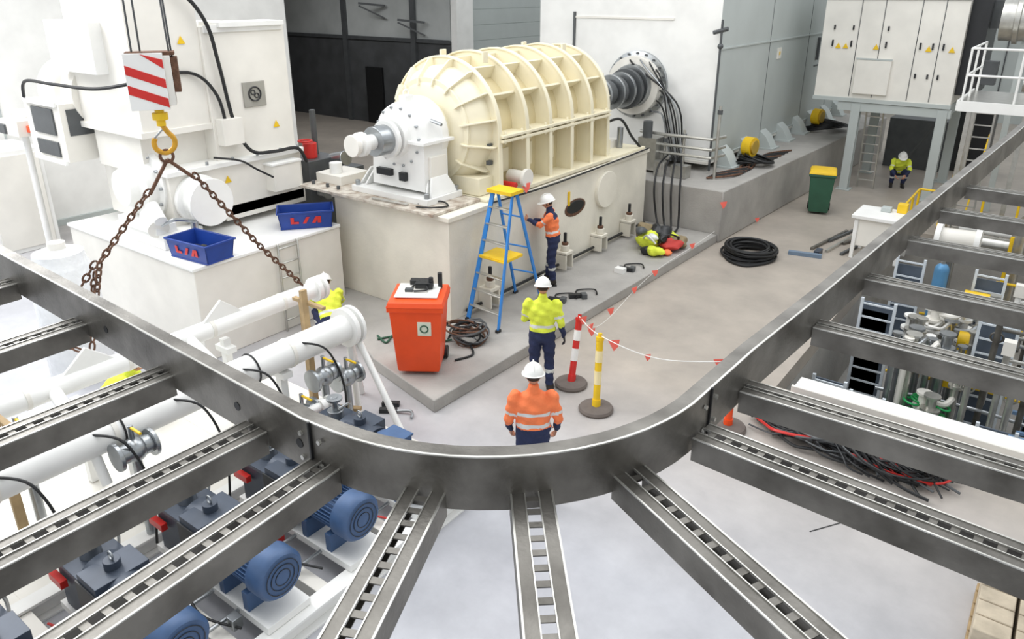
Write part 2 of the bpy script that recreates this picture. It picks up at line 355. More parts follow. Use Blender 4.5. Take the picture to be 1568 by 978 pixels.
# ---------------------------------------------------------------- electrical cabin on steel frame
c=MB();CY_=23.3
c.box(-6.3,-2.75,CY_,26.2,2.62,5.7,offw)
for x in (-5.35,-4.75,-3.85,-3.3):c.box(x,x+.02,CY_-.012,CY_,2.7,5.6,greyd)
c.box(-6.32,-2.73,CY_-.04,26.22,2.55,2.66,greyp);c.box(-6.32,-2.73,CY_-.04,CY_,5.3,5.36,greyp)
c.box(-5.25,-4.35,CY_-.1,CY_,2.8,3.75,offw);c.box(-5.27,-4.33,CY_-.11,CY_-.1,3.72,3.77,greyp)
for x in (-6.0,-5.5,-4.6,-3.75,-3.45,-3.2):
    c.box(x,x+.04,CY_-.05,CY_,4.05,4.22,blackp);c.box(x,x+.04,CY_-.05,CY_,3.3 if x>-4.4 else 4.5,3.42 if x>-4.4 else 4.62,blackp)
for x in (-5.9,-5.7,-4.9,-3.6,-3.05):c.prism([(x,CY_-.02,4.0),(x+.16,CY_-.02,4.0),(x+.08,CY_-.02,4.15)],(0,-.01,0),yellow)
c.box(-2.75,-2.3,23.6,25.9,2.9,5.4,blackp);c.cyl((-2.3,24.2,4.6),(-2.3,24.2,5.3),.2,greyd);c.box(-2.35,-1.9,23.7,24.1,3.2,3.8,greyd)
c.obj('electrical_cabin',.01)
c=MB()
for x,y in ((-5.1,23.4),(-2.9,23.4),(-5.1,26.1),(-2.9,26.1)):
    c.box(x-.12,x+.12,y-.12,y-.09,0,2.5,greyp);c.box(x-.12,x+.12,y+.09,y+.12,0,2.5,greyp);c.box(x-.015,x+.015,y-.1,y+.1,0,2.5,greyp);c.box(x-.2,x+.2,y-.2,y+.2,0,.03,greyp)
for y in (23.4,26.1):c.box(-5.6,-2.7,y-.1,y+.1,2.3,2.54,greyp)
for x in (-5.1,-2.9):c.box(x-.1,x+.1,23.52,25.98,2.3,2.54,greyp)
for x in (-4.85,-4.4):c.beam((x,23.9,0),(x,23.6,2.3),.05,.04,galv2)
for k in range(8):c.beam((-4.85,23.87-.035*k,.25+.27*k),(-4.4,23.87-.035*k,.25+.27*k),.03,.03,galv2)
c.beam((-4.3,25.9,0),(-3.1,25.9,2.2),.06,.06,greyd)
c.box(-4.9,-3.2,27.5,28.3,0,1.6,greyd);c.box(-3.0,-2.0,28,29,0,2.2,blackp)
c.obj('cabin_support_frame',.004)
c=MB()
c.box(-2.1,2.5,19.0,21.6,3.18,3.28,galv2);c.box(-2.1,2.5,18.96,19.0,3.1,3.32,white);c.box(-2.14,-2.1,19,21.6,3.1,3.32,white)
for x in (-2.05,-1.1,-.1,.9,1.9):c.cyl((x,19.05,3.25),(x,19.05,4.4),.025,white,n=8)
for y in (20.2,21.5):c.cyl((-2.05,y,3.25),(-2.05,y,4.4),.025,white,n=8)
for z in (3.85,4.4):c.cyl((-2.05,19.05,z),(2.4,19.05,z),.025,white,n=8);c.cyl((-2.05,19.05,z),(-2.05,21.5,z),.025,white,n=8)
for x,y in ((-2.0,20.4),(-.9,20.4),(1.5,20.4),(-2.0,21.5),(1.5,21.5)):c.beam((x,y,0),(x,y,3.2),.1,.1,galv2)
for x in (-1.85,-1.45):c.beam((x,20.1,0),(x,20.0,3.2),.05,.04,galv2)
for k in range(11):c.beam((-1.85,20.1,.25+.27*k),(-1.45,20.1,.25+.27*k),.03,.03,galv2)
c.beam((-.9,20.4,.1),(1.5,20.4,3.1),.05,.05,galv2)
c.obj('access_platform',.003)
c=MB()
c.lathe((-2.0,23.2,4.9),(1,0,0),[(0,.3),(.02,.55),(.3,.55),(.32,.62),(.42,.62),(.44,.55),(1.5,.55),(1.52,.62),(1.62,.62),(1.64,.55),(3.5,.55)],galv2,32)
for x in (-1.4,-.2):c.beam((x,23.2,0),(x,23.2,4.4),.14,.14,greyp)
for k in range(6):c.torus((-1.2+.18*k,23.2,4.9),(1,0,0),.57,.02,greyd,28,6)
c.cyl((-1.2,22.6,3.4),(2,22.6,3.4),.2,galv2);c.cyl((-.5,22.4,3.4),(-.5,22.4,4.9),.12,greyd);c.cb((.2,22.3,4.2),(.5,.4,.7),greyp)
c.obj('exhaust_duct')
c=MB()
for x in (-2.62,-2.0,-1.3,-.6,.1):c.cyl((x,17.9 if x<-2.5 else 20.1,0),(x,17.9 if x<-2.5 else 20.1,1.05),.028,yellow,n=8)
for y in (17.9,18.6,19.3,20.1):c.cyl((-2.65,y,0),(-2.65,y,1.05),.028,yellow,n=8)
c.cyl((-2.65,20.1,1.05),(.6,20.1,1.05),.028,yellow,n=8);c.cyl((-2.65,20.1,.55),(.6,20.1,.55),.022,yellow,n=8)
c.cyl((-2.65,17.9,1.05),(-2.65,20.1,1.05),.028,yellow,n=8);c.cyl((-2.65,17.9,.55),(-2.65,20.1,.55),.022,yellow,n=8)
c.beam((-2.2,20.7,.02),(-2.2,23.2,2.0),.04,.06,yellow);c.beam((-1.7,20.7,.02),(-1.7,23.2,2.0),.04,.06,yellow)
c.obj('yellow_guard_rail')
c=MB();c.box(-3.45,-2.35,17.0,18.0,.92,1.0,white);c.box(-3.35,-2.45,17.1,17.9,.3,.92,offw)
for x in (-3.35,-2.45):
    for y in (17.1,17.9):c.box(x-.04,x+.04,y-.04,y+.04,0,.95,white)
c.box(-2.7,-2.5,17.7,17.9,1.0,1.2,yellow);c.box(-3.0,-2.8,17.6,17.8,1.0,1.1,greyp)
c.obj('white_workbench',.01)
# ---------------------------------------------------------------- pit equipment
k_=MB();k_.box(-2.45,3.5,10.12,10.5,0,.2,white);k_.box(-2.47,3.52,10.07,10.12,0,.24,offw);k_.obj('trim_pit_kerb',.01)
s=MB()
def rack(x0,x1,y,z0,z1,mat_,n=7):
    for x in (x0,x1):s.beam((x,y,z0),(x,y,z1),.05,.05,mat_)
    for i in range(n):
        z=z0+.1+(z1-z0-.2)*i/(n-1);s.beam((x0,y,z),(x1,y,z),.03,.03,mat_)
rk=mat('rack_lightblue','#dfe7ee',.4,.1,.05,4);rkb=mat('rack_blue','#7f9fc4',.4,.1,.08,4)
slate=mat('slate_panel','#5f6a78',.6,.1,.12,3)
for x0,z1 in ((-2.4,.35),(-.55,.45),(.35,.45),(1.5,.45),(2.4,.45)):
    rack(x0,x0+.55,13.9,PZ,z1,rk,9);s.box(x0,x0+.55,14.0,14.04,PZ,z1-.1,slate)
for x0 in (-1.9,.0,.9,2.0):s.box(x0-.5,x0-.05,14.0,14.04,PZ,.1,slate) if x0<-1.5 or x0>.5 else None
for x0,z1 in ((-2.6,-.45),(-2.0,-.55),(-.2,-.5),(.6,-.45),(1.6,-.5)):
    rack(x0,x0+.5,12.0,PZ,z1,rk,6);s.box(x0,x0+.5,12.1,12.13,PZ,z1-.1,slate)
for x0,z1 in ((-2.3,.5),(-.9,.5),(.2,.5),(1.2,.5)):
    rack(x0,x0+.5,16.3,PZ,z1,rk,8);s.box(x0,x0+.5,16.4,16.43,PZ,z1-.2,slate)
for y,zz in ((12.0,(-.6,-1.3)),(13.9,(.3,-.4,-1.1)),(16.3,(.4,-.4))):
    for z in zz:s.beam((.2,y,z),(3,y,z),.06,.06,rkb)
for y in (12.8,13.4,15.2):s.beam((.3,y,-.9),(2.8,y+.5,-.9),.05,.05,rkb)
s.obj('equipment_rack')
s=MB()
random.seed(3)
for i in range(40):
    x=-1.75+random.random()*1.15;y=12.6+random.random()*3.6;zt=-.7+random.random()*1.1
    m=random.choice([galv2,steel,white,offw,steel]);r=random.choice([.04,.06,.08,.05])
    s.cyl((x,y,PZ),(x,y,zt),r,m,n=12);s.cyl((x,y,zt-.25),(x,y,zt-.2),r*1.9,m,n=14);s.cyl((x,y,zt),(x,y,zt+.04),r*1.6,m,n=14)
    if i%2:s.tube([(x,y,zt-.1),(x+.3,y,zt-.1),(x+.4,y+.3,zt-.1),(x+.4,y+.6,zt-.7)],r*.6,m)
for i in range(8):
    x=-1.7+random.random()*1.1;y=12.1+random.random()*.9;s.cyl((x,y,PZ),(x,y,PZ+.9),.08,greenb,n=12);s.torus((x,y,PZ+1.05),(.2,.1,1),.12,.02,greenb,16,6);s.cb((x+.1,y,PZ+.5),(.2,.3,.2),green)
for x,y,z in ((-.75,13.6,-.5),(-.65,14.6,-.3),(-.8,16.0,0)):
    s.cyl((x-.2,y,z),(x+.25,y,z),.15,yellow,n=16);s.cb((x,y,z-.2),(.35,.25,.15),yellow);s.cyl((x,y,PZ),(x,y,z-.2),.05,steel)
s.cyl((-1.45,15.9,PZ),(-1.45,15.9,.5),.13,mat('cylinder_blue','#5b93bf',.4,.2),n=18);s.sph((-1.45,15.9,.5),.13,MATS['cylinder_blue']);s.cyl((-1.45,15.9,.6),(-1.45,15.9,.72),.04,steel)
s.cyl((-1.75,17.1,.8),(-1.1,17.2,.8),.2,offw,n=24);s.cyl((-1.8,17.1,.8),(-1.7,17.1,.8),.3,white,n=28);s.cyl((-1.81,17.1,.8),(-1.79,17.1,.8),.1,greyd,n=16);s.cyl((-1.1,17.2,.8),(-1.0,17.2,.8),.3,white,n=28);s.cyl((-1.45,17.15,PZ),(-1.45,17.15,.7),.08,steel)
for i in range(8):
    y=12.2+i*.8;s.tube([(-1.8,y,-.9),(-.2,y+.2,-.9),(1.8,y,-1.0)],.03,[white,steel,yellow,rkb][i%4])
s.cb((-1.0,12.6,PZ+.3),(1.4,1.0,.3),greyd)
for i in range(34):
    x=-.6+random.random()*3.0;y=12.4+random.random()*6.8;zt=-.7+random.random()*1.5;m=random.choice([galv2,white,steel,offw,galv,steel])
    s.cyl((x,y,PZ),(x,y,zt),.05,m,n=10);s.cb((x,y,zt),(.16,.16,.22),random.choice([offw,galv2,greyd,steel,white]))
    s.tube([(x,y,zt-.2),(x+.5,y,zt-.2),(x+.5,y+.8,zt-.2)],.03,m,smooth=False)
    s.torus((x,y,zt-.35),(0,1,.2),.09,.015,m,14,5)
for i in range(6):
    x=-.5+.5*i;s.cyl((x,17.6,PZ),(x,17.6,.9),.035,yellow,n=8)
s.cyl((-.6,17.6,.5),(2.6,17.6,.5),.03,yellow,n=8);s.cyl((-.6,17.6,-.1),(2.6,17.6,-.1),.03,yellow,n=8)
s.cyl((-1.2,18.6,.4),(1.5,18.6,.4),.16,galv2);s.cyl((-1.6,19.3,.5),(1.5,19.3,.5),.1,white);s.cyl((-.4,18.0,PZ),(-.4,18.0,1.1),.14,galv2);s.cyl((.4,18.4,PZ),(.4,18.4,1.0),.1,galv2)
s.obj('pump_skid')
# ---------------------------------------------------------------- mezzanine ring beam
path=[(-8.2,1.90),(-5.68,1.80),(-4.5,1.76),(-3.57,1.72),(-2.82,1.69),(-2.35,1.67)]
for i in range(1,19):
    a=math.radians(-90+90*i/18);path.append((-2.27+1.2*math.cos(a),2.88+1.2*math.sin(a)))
path+=[(-1.05,3.44),(-.98,4.41),(-.90,5.79),(-.79,7.63),(-.55,11.3),(-.4,14)]
ZT=3.9;ZB=3.65
def sweep(mb,path,sec,m):
    P=[V((x,y,0)) for x,y in path];vs=[];n=len(sec);fs=[]
    for i,p in enumerate(P):
        d=(P[min(i+1,len(P)-1)]-P[max(i-1,0)]).normalized();o=V((d.y,-d.x,0))
        for a,z in sec:vs.append(V((p.x,p.y,z))+o*a)
    for i in range(len(P)-1):
        for k in range(n):
            k2=(k+1)%n;fs.append((i*n+k,i*n+k2,(i+1)*n+k2,(i+1)*n+k))
    fs.append(tuple(range(n)));fs.append(tuple(range((len(P)-1)*n,len(P)*n)));mb.add(vs,fs,m)
r=MB()
sweep(r,path,[(0,ZB),(0,ZT),(-.075,ZT),(-.075,ZT-.012),(-.012,ZT-.012),(-.012,ZB+.012),(-.075,ZB+.012),(-.075,ZB)],galv)
sweep(r,path,[(.003,ZT-.004),(.003,ZT+.002),(-.008,ZT+.002),(-.008,ZT-.004)],galv2)
def splice(x,y,dx,dy):
    d=V((dx,dy,0)).normalized();o=V((d.y,-d.x,0));p=V((x,y,0))
    r.beam(p+o*.004+V((0,0,ZB+.01)),p+o*.004+V((0,0,ZT+.004)),.012,.010,black)
    for sg in (-1,1):
        for z in (ZB+.06,ZT-.07):
            q=p+d*(.06*sg)+V((0,0,z));r.cyl(q,q+o*.012,.012,galv2,n=6)
splice(-2.30,1.67,1,0);splice(-1.065,2.95,0,1)
for x,y,dx,dy in ((-2.86,1.692,1,0),(-2.38,1.671,1,0),(-1.058,3.35,0,1),(-4.2,1.748,1,0)):
    d=V((dx,dy,0));o=V((d.y,-d.x,0));q=V((x,y,ZB+.12));r.cyl(q-o*.006,q+o*.004,.022,black,n=16)
ribs=[((-5.6,1.8),(-5.5,-1.5),1),((-4.55,1.76),(-4.5,-1.5),1),((-3.54,1.72),(-3.58,-1.5),1),((-2.71,1.68),(-2.76,-1.2),1),((-2.23,1.68),(-2.05,-.9),1),((-1.77,1.80),(-1.0,.06),1.05),((-1.43,2.05),(-.55,1.0),1.05),((-1.18,2.40),(.45,1.62),1),((-1.06,2.86),(2.0,2.66),1),((-1.05,3.38),(3,3.40),.9),((-.98,4.37),(3,4.31),.9),((-.93,5.39),(3,5.3),.9),((-.86,6.5),(3,6.4),.9),((-.8,7.6),(3,7.5),.9),((-.73,8.7),(3,8.6),.9)]
RZ=3.72
for p,q,wf in ribs:
    p=V((*p,0));q=V((*q,0));d=(q-p).normalized();o=V((d.y,-d.x,0));L_=(q-p).length;W=.078*wf
    for sg in (1,-1):
        a=p+o*(sg*W);b2=q+o*(sg*W)
        r.beam(a+V((0,0,RZ-.055)),b2+V((0,0,RZ-.055)),.008,.11,galv)
        c1=p+o*(sg*(W-.027));c2=q+o*(sg*(W-.027))
        r.beam(c1+V((0,0,RZ)),c2+V((0,0,RZ)),.056,.006,galv)
        r.beam(a+V((0,0,RZ+.004)),b2+V((0,0,RZ+.004)),.008,.006,galv2)
        c1=p+o*(sg*(W-.054));c2=q+o*(sg*(W-.054))
        r.beam(c1+V((0,0,RZ+.003)),c2+V((0,0,RZ+.003)),.005,.010,galv2)
        c1=p+o*(sg*(W-.012));c2=q+o*(sg*(W-.012));r.beam(c1+V((0,0,RZ-.108)),c2+V((0,0,RZ-.108)),.03,.005,galv)
    nn=int(L_/.075)
    for i in range(nn):
        c0=p+d*(.04+.075*i)+V((0,0,RZ));r.beam(c0,c0+d*.03,.05,.005,galv)
r.obj('mezzanine_floor_frame')
# ---------------------------------------------------------------- left gearbox machine
m=MB()
m.box(-14.4,-11.8,7.3,8.95,1.95,5.0,offw);m.box(-14.4,-11.7,7.25,9.0,1.72,1.98,offw)
m.box(-11.8,-11.77,7.35,8.9,4.9,5.02,white)
m.box(-13.8,-11.86,6.1,7.3,3.4,6.2,offw);m.box(-13.9,-11.82,6.05,7.35,3.34,3.44,offw)
m.box(-13.8,-11.7,6.3,8.97,1.8,2.72,offw);m.box(-13.85,-11.62,6.25,9.0,2.70,2.78,white)
m.box(-13.6,-12.1,6.15,7.3,2.7,3.4,offw)
for y in (6.5,7.0,7.5,8.0,8.5,8.9):m.cyl((-11.66,y,2.78),(-11.66,y,2.84),.03,steel,n=6)
m.lathe((-12.4,6.35,2.5),(0,-1,0),[(0,.62),(.1,.62),(.12,.5),(.3,.48),(.36,.34),(.5,.3)],white,30)
for i in range(12):
    a=2*math.pi*i/12;m.cyl((-12.4+.56*math.cos(a),6.26,2.5+.56*math.sin(a)),(-12.4+.56*math.cos(a),6.2,2.5+.56*math.sin(a)),.03,steel,n=6)
m.lathe((-11.7,6.75,2.25),(1,0,0),[(0,.42),(.1,.42),(.12,.34),(.35,.32),(.38,.4),(.45,.4),(.46,.2)],white,28)
m.box(-12.9,-11.4,5.9,6.6,1.605,1.85,white);m.box(-12.7,-11.5,5.85,6.2,1.85,2.0,white)
m.cyl((-11.9,6.0,2.1),(-11.5,5.9,1.95),.17,offw);m.cyl((-11.7,5.95,2.3),(-11.4,5.9,2.1),.1,white)
m.cyl((-11.3,6.4,1.605),(-11.3,6.4,2.0),.06,steel);m.tube([(-11.3,6.4,2.0),(-11.3,6.1,2.1),(-11.5,5.95,2.0)],.03,steel)
plaq=mat('plaque_grey','#a5a39c',.4,.3)
m.box(-11.8,-11.77,7.95,8.4,3.62,4.05,plaq)
m.torus((-11.76,8.175,3.84),(1,0,0),.12,.014,blackp,28,6);m.torus((-11.76,8.14,3.87),(1,0,0),.04,.01,blackp,16,5);m.torus((-11.76,8.21,3.81),(1,0,0),.04,.01,blackp,16,5)
m.box(-11.8,-11.6,7.35,7.75,3.05,3.5,offw);m.box(-11.75,-11.45,8.15,8.75,2.1,2.6,offw);m.box(-11.76,-11.43,8.12,8.78,2.58,2.62,white)
for x,y,z in ((-11.85,6.9,4.75),(-11.69,7.3,2.4),(-11.79,8.5,3.2)):m.prism([(x,y,z),(x,y+.14,z),(x,y+.07,z+.13)],(.01,0,0),yellow)
m.box(-12.3,-11.7,7.6,8.9,4.98,5.06,white)
m.lathe((-13.8,6.6,3.85),(-1,0,0),[(0,.62),(.4,.62),(.45,.7),(.6,.7),(.65,.6),(1.4,.58),(1.6,.45),(1.7,.2)],offw,32)
m.box(-15.2,-13.85,5.75,6.5,2.75,3.75,offw);m.box(-15.1,-13.9,5.7,5.75,2.7,2.78,white);m.box(-15.1,-13.9,5.7,5.75,3.7,3.78,white)
m.box(-14.9,-14.1,5.72,5.76,3.2,3.65,greyd);m.box(-14.9,-14.1,5.72,5.76,2.82,3.08,greyd);m.box(-13.87,-13.83,5.85,6.4,3.2,3.65,greyd)
m.box(-14.1,-12.6,5.9,6.9,4.3,5.1,white)
m.obj('gearbox_unit',.025)
a=MB();a.box(-16.3,-15.6,5.7,6.2,3.0,3.3,offw);a.cyl((-16.0,5.95,3.3),(-16.0,5.95,3.45),.12,white);a.box(-16.35,-16.1,5.66,5.9,3.02,3.2,greyd);a.box(-15.62,-15.5,5.85,6.0,3.08,3.2,orange);a.cyl((-16,5.95,0),(-16,5.95,3.0),.06,white);a.box(-16.2,-15.8,5.75,6.15,0,.05,galv2);a.tube([(-15.6,5.95,3.15),(-15.4,6.0,3.3),(-15.2,6.1,3.5)],.04,galv2)
a.obj('valve_actuator',.01)
hz=MB()
hz.tube([(-12.2,6.0,5.9),(-11.75,6.9,5.6),(-11.7,7.35,5.1),(-11.7,7.5,4.4),(-11.7,7.65,3.4),(-11.6,7.85,2.9),(-11.55,8.3,2.82),(-11.55,8.8,2.8),(-11.6,9.02,2.5)],.032,black)
hz.tube([(-15.0,5.7,3.8),(-14.6,5.62,4.1),(-13.6,5.62,4.12),(-12.6,5.8,4.1),(-11.9,6.05,4.2),(-11.82,7.0,4.3),(-11.72,7.4,3.9),(-11.7,7.5,3.2)],.028,black)
hz.tube([(-11.6,7.1,2.9),(-11.45,7.5,2.8),(-11.45,7.8,2.6),(-11.4,8.1,2.4)],.018,black)
hz.obj('hydraulic_hose')
a=MB();a.box(-12.6,-11.9,9.3,10.1,0,2.4,greyd);a.cyl((-12.2,9.6,2.4),(-12.2,9.6,2.7),.14,red);a.cyl((-12.0,10.0,2.3),(-11.6,10.0,2.4),.15,steel);a.cyl((-12.4,9.9,2.4),(-12.4,9.9,3.3),.06,greyd);a.box(-12.9,-12.2,10.2,11.0,0,2.0,greyd);a.torus((-12.2,9.5,2.75),(0,0,1),.13,.02,red);a.cyl((-11.8,9.5,1.8),(-11.6,9.5,1.8),.15,steel)
a.obj('oil_filter_unit',.01)
a=MB();a.box(-19.85,-18.4,4.6,7.1,0,2.3,white);a.box(-18.4,-18.37,4.7,5.8,.1,2.2,offw);a.box(-18.4,-18.37,5.9,7.0,.1,2.2,offw);a.box(-18.37,-18.33,5.7,5.73,1.0,1.3,greyd);a.obj('white_cabinet',.02)
a=MB();a.lathe((-11.5,4.35,0),(0,0,1),[(0,.42),(.1,.45),(1.7,.45),(1.85,.36),(2.0,.34),(2.05,.2)],mat('plastic_wrap','#eef0f2',.2,0,.06,6,.6,12),28);a.cyl((-11.5,4.35,2.0),(-11.5,4.35,2.15),.12,offw);a.obj('wrapped_tank')
def crate(name,x,y,z,rz,l=.95,w_=.55,hh=.32):
    c=MB();t=.02
    for sx in (-1,1):c.prism([(sx*(l/2-.04),-w_/2+.04,0),(sx*l/2,-w_/2,hh),(sx*l/2,w_/2,hh),(sx*(l/2-.04),w_/2-.04,0)],(-sx*t,0,0),blued)
    for sy in (-1,1):c.prism([(-l/2+.04,sy*(w_/2-.04),0),(l/2-.04,sy*(w_/2-.04),0),(l/2,sy*w_/2,hh),(-l/2,sy*w_/2,hh)],(0,-sy*t,0),blued)
    c.box(-l/2+.03,l/2-.03,-w_/2+.03,w_/2-.03,0,.02,blued)
    for sx in (-1,1):c.box(sx*l/2-.02,sx*l/2+.02,-w_/2-.02,w_/2+.02,hh-.03,hh,blued)
    for sy in (-1,1):c.box(-l/2,l/2,sy*w_/2-.02,sy*w_/2+.02,hh-.03,hh,blued)
    for sy in (-1,1):
        yy=sy*(w_/2-.01);dy=(0,sy*.008,0)
        for pts in ([(-.26,.1),(-.2,.1),(-.2,.22),(-.26,.22)],[(-.2,.1),(-.12,.1),(-.12,.14),(-.2,.14)],[(-.06,.1),(0,.1),(.07,.22),(.01,.22)],[(.1,.1),(.16,.1),(.23,.22),(.17,.22)],[(.2,.1),(.26,.1),(.26,.22),(.2,.22)]):
            c.prism([(x_,yy+sy*(z_/hh-.5)*.035,z_) for x_,z_ in pts],dy,red)
    for i in range(5):c.sph((-.25+.12*i,.05*((i%3)-1),.1),.09,[greyd,black,blackp][i%3],8)
    o=c.obj(name,.004,origin=(0,0,0),loc=(x,y,z));o.rotation_euler=(0,0,rz)
crate('storage_crate',-10.68,6.1,1.605,.1,);crate('storage_crate.001',-10.72,8.2,1.605,.9)
# ---------------------------------------------------------------- crane block, hook and chains
cr=MB();CL=V((-8.38,4.54,0));yw=math.radians(58)
Rz=Matrix.Rotation(yw,3,'Z')
def L2(x,y,z):
    p=Rz@V((x,y,0));return V((CL.x+p.x,CL.y+p.y,z))
def lb(x0,x1,y0,y1,z0,z1,m_):
    pts=[L2(x0,y0,z0),L2(x1,y0,z0),L2(x1,y1,z0),L2(x0,y1,z0)];cr.prism(pts,(0,0,z1-z0),m_)
lb(-.27,.13,-.15,-.09,4.32,4.93,white);lb(-.27,.13,.09,.15,4.32,4.93,white);lb(-.27,-.22,-.09,.09,4.32,4.9,white)
lb(-.2,.2,-.08,.08,4.4,4.5,white);lb(.13,.2,-.13,.13,4.36,4.9,offw)
for i in range(3):
    z0=4.34+.21*i
    a0_,a1_=z0+.16,z0
    P=[(-.265,a0_),(-.265,min(a0_+.1,4.925)),(.125,min(a1_+.1,4.925)),(.125,a1_)]
    if a0_>4.9:P=[(-.1,4.925),(.125,min(a1_+.1,4.925)),(.125,a1_)]
    cr.prism([L2(x,-.155,z) for x,z in P],L2(0,.008,0)-L2(0,0,0),red)
    cr.prism([L2(x,.147,z) for x,z in P],L2(0,.01,0)-L2(0,0,0),red)
for dy in (-.05,.03):cr.cyl(L2(.02,dy,4.7),L2(.02,dy+.04,4.7),.2,rust,n=28);cr.torus(L2(.02,dy+.02,4.7),L2(0,1,0)-L2(0,0,0),.2,.018,rust,28,6)
lb(.2,.27,-.1,.1,4.5,4.88,rust);lb(-.25,.25,-.11,.11,4.9,4.94,rust)
for x,y in ((-.18,-.05),(-.1,.05),(.2,-.05),(.22,.05)):cr.cyl(L2(x,y,4.75),L2(x*.6,y,11),.012,greyd,n=6)
cr.cyl(L2(0,0,4.4),L2(0,0,4.12),.05,yellow,n=14);cr.cyl(L2(0,0,4.27),L2(0,0,4.19),.085,yellow,n=14)
hk=[L2(.0,0,4.14),L2(.05,0,4.05),L2(.11,0,3.96),L2(.09,0,3.86),L2(0,0,3.81),L2(-.09,0,3.85),L2(-.11,0,3.93),L2(-.09,0,3.98)]
cr.tube(hk,.03,mat('hook_yellow','#d9a22a',.45,.1,.15,9),10);cr.cyl(L2(-.1,0,3.98),L2(.02,0,4.1),.012,steel,n=6)
cr.obj('crane_hook_block',.006)
def chain(name,pts,r=.045,w_=.012,m_=rust):
    c=MB();P=[]
    for i in range(len(pts)-1):
        a=V(pts[i]);b_=V(pts[i+1]);n_=max(1,int((b_-a).length/(r*1.75)))
        for k in range(n_):P.append((a+(b_-a)*(k+.5)/n_,(b_-a).normalized()))
    for i,(p,d) in enumerate(P):
        a,b_,_=frame(d);s_=a if i%2 else b_
        q=[]
        for k in range(10):
            an=2*math.pi*k/10;q.append(p+d*math.cos(an)*r*1.25+s_*math.sin(an)*r*.72)
        c.tube(q,w_,m_,5,False,1,True)
    return c.obj(name)
hp=L2(0,0,3.83)
c=MB();c.torus(hp+V((0,0,-.06)),L2(0,1,0)-L2(0,0,0),.07,.018,rust,20,8)
c.cyl(hp+V((0,0,-.1)),(-8.45,4.3,3.35),.022,rust,n=8);c.cyl(hp+V((0,0,-.1)),(-8.4,4.85,3.45),.022,rust,n=8);c.obj('sling_master_link')
chain('lifting_chain',[(-8.45,4.3,3.4),(-8.5,3.62,2.7),(-8.4,3.35,1.95),(-8.35,3.25,1.66)])
chain('lifting_chain.001',[(-8.4,4.85,3.5),(-8.38,5.6,2.4),(-8.35,6.2,1.64)])
chain('lifting_chain.002',[(-8.55,3.6,2.7),(-8.75,3.3,2.2),(-8.6,3.1,1.85),(-8.4,3.28,1.7)])
chain('lifting_chain.003',[(-8.5,3.55,2.6),(-8.62,3.45,2.1),(-8.5,3.5,1.8)])
# ---------------------------------------------------------------- pipe skid (lower-left)
p=MB()
for x in (-9.0,-6.9,-4.75):
    p.box(x-.09,x+.09,.3,5.9,.2,.23,white);p.box(x-.09,x+.09,.3,5.9,0,.03,white);p.box(x-.015,x+.015,.3,5.9,.03,.2,white)
for y in (.4,1.6,2.55,3.48,4.45,5.8):p.box(-8.9,-4.85,y-.07,y+.07,.02,.19,offw)
p.box(-8.9,-7.0,.4,5.8,.15,.185,offw)
for z,x,r_,ya,yb in ((1.38,-7.2,.18,.2,6.05),(1.5,-8.35,.12,1.0,6.5),(.75,-6.75,.06,.3,5.2),(.95,-8.0,.09,.3,5.6)):
    p.cyl((x,ya,z),(x,yb,z),r_,white,n=28)
    y=ya+.4
    while y<yb-.2:
        p.cyl((x,y,z),(x,y+.05,z),r_*1.06,offw,n=28);y+=1.1
    p.cyl((x,yb,z),(x,yb+.05,z),r_*1.5,white,n=28);p.cyl((x,yb-.12,z),(x,yb-.05,z),r_*1.5,white,n=28)
for y in (1.2,2.6,4.2):
    p.cyl((-7.2,y,1.38),(-8.35,y+.2,1.5),.07,white);p.cyl((-7.2,y+.02,1.38),(-7.0,y+.02,.95),.05,white);p.torus((-7.2,y+.3,1.38),(0,1,0),.19,.012,black,24,6)
for y in (1.2,3.0,4.9):
    for x in (-7.2,-8.35):p.box(x-.05,x+.05,y-.05,y+.05,.2,1.3,white);p.box(x-.14,x+.14,y-.07,y+.07,1.12,1.2,white)
p.cyl((-7.2,6.0,1.3),(-7.1,6.0,0),.045,white,n=14);p.cyl((-7.2,6.1,1.3),(-6.15,5.95,0),.045,white,n=14);p.cyl((-7.3,6.1,1.2),(-7.6,6.5,0),.045,white,n=14)
for y in (4.9,3.2):p.prism([(-8.35,y-.3,1.6),(-8.35,y+.3,1.6),(-8.35,y,1.85)],(.04,0,0),white)
for x,y,z in ((-6.95,5.35,1.0),(-6.9,2.9,1.25),(-7.7,2.2,1.4),(-6.85,4.9,.7),(-7.0,5.75,.8)):
    p.cyl((x,y-.16,z),(x,y+.16,z),.1,steel,n=18);p.sph((x,y,z),.13,steel,16);p.cyl((x,y-.2,z),(x,y-.16,z),.15,steel,n=18);p.cyl((x,y+.16,z),(x,y+.2,z),.15,steel,n=18);p.cyl((x,y,z),(x,y,z+.28),.025,steel);p.cyl((x,y,z+.26),(x+.2,y,z+.26),.015,yellow)
    p.cyl((x,y,z-.1),(x,y,.2),.05,steel)
for i in range(6):
    y=.9+.85*i;p.tube([(-7.1,y,1.5),(-6.85,y+.2,1.4),(-6.7,y+.3,.9),(-6.6,y+.2,.3)],.014,black)
for x in (-5.6,-5.2):p.tube([(x,.4,.27),(x,3,.27),(x,4.9,.27)],.02,steel,smooth=False)
for i in range(9):
    y=1.2+.46*i;p.tube([(-6.4,y,.3),(-6.0,y+.1,.26),(-5.4,y-.05,.3),(-5.0,y+.1,.26)],.012,[black,red,black][i%3]);p.cb((-5.1-.3*(i%3),y+.1,.28),(.1,.1,.12),[steel,greyd,red][i%3])
p.obj('pipe_skid',.004)
p=MB()
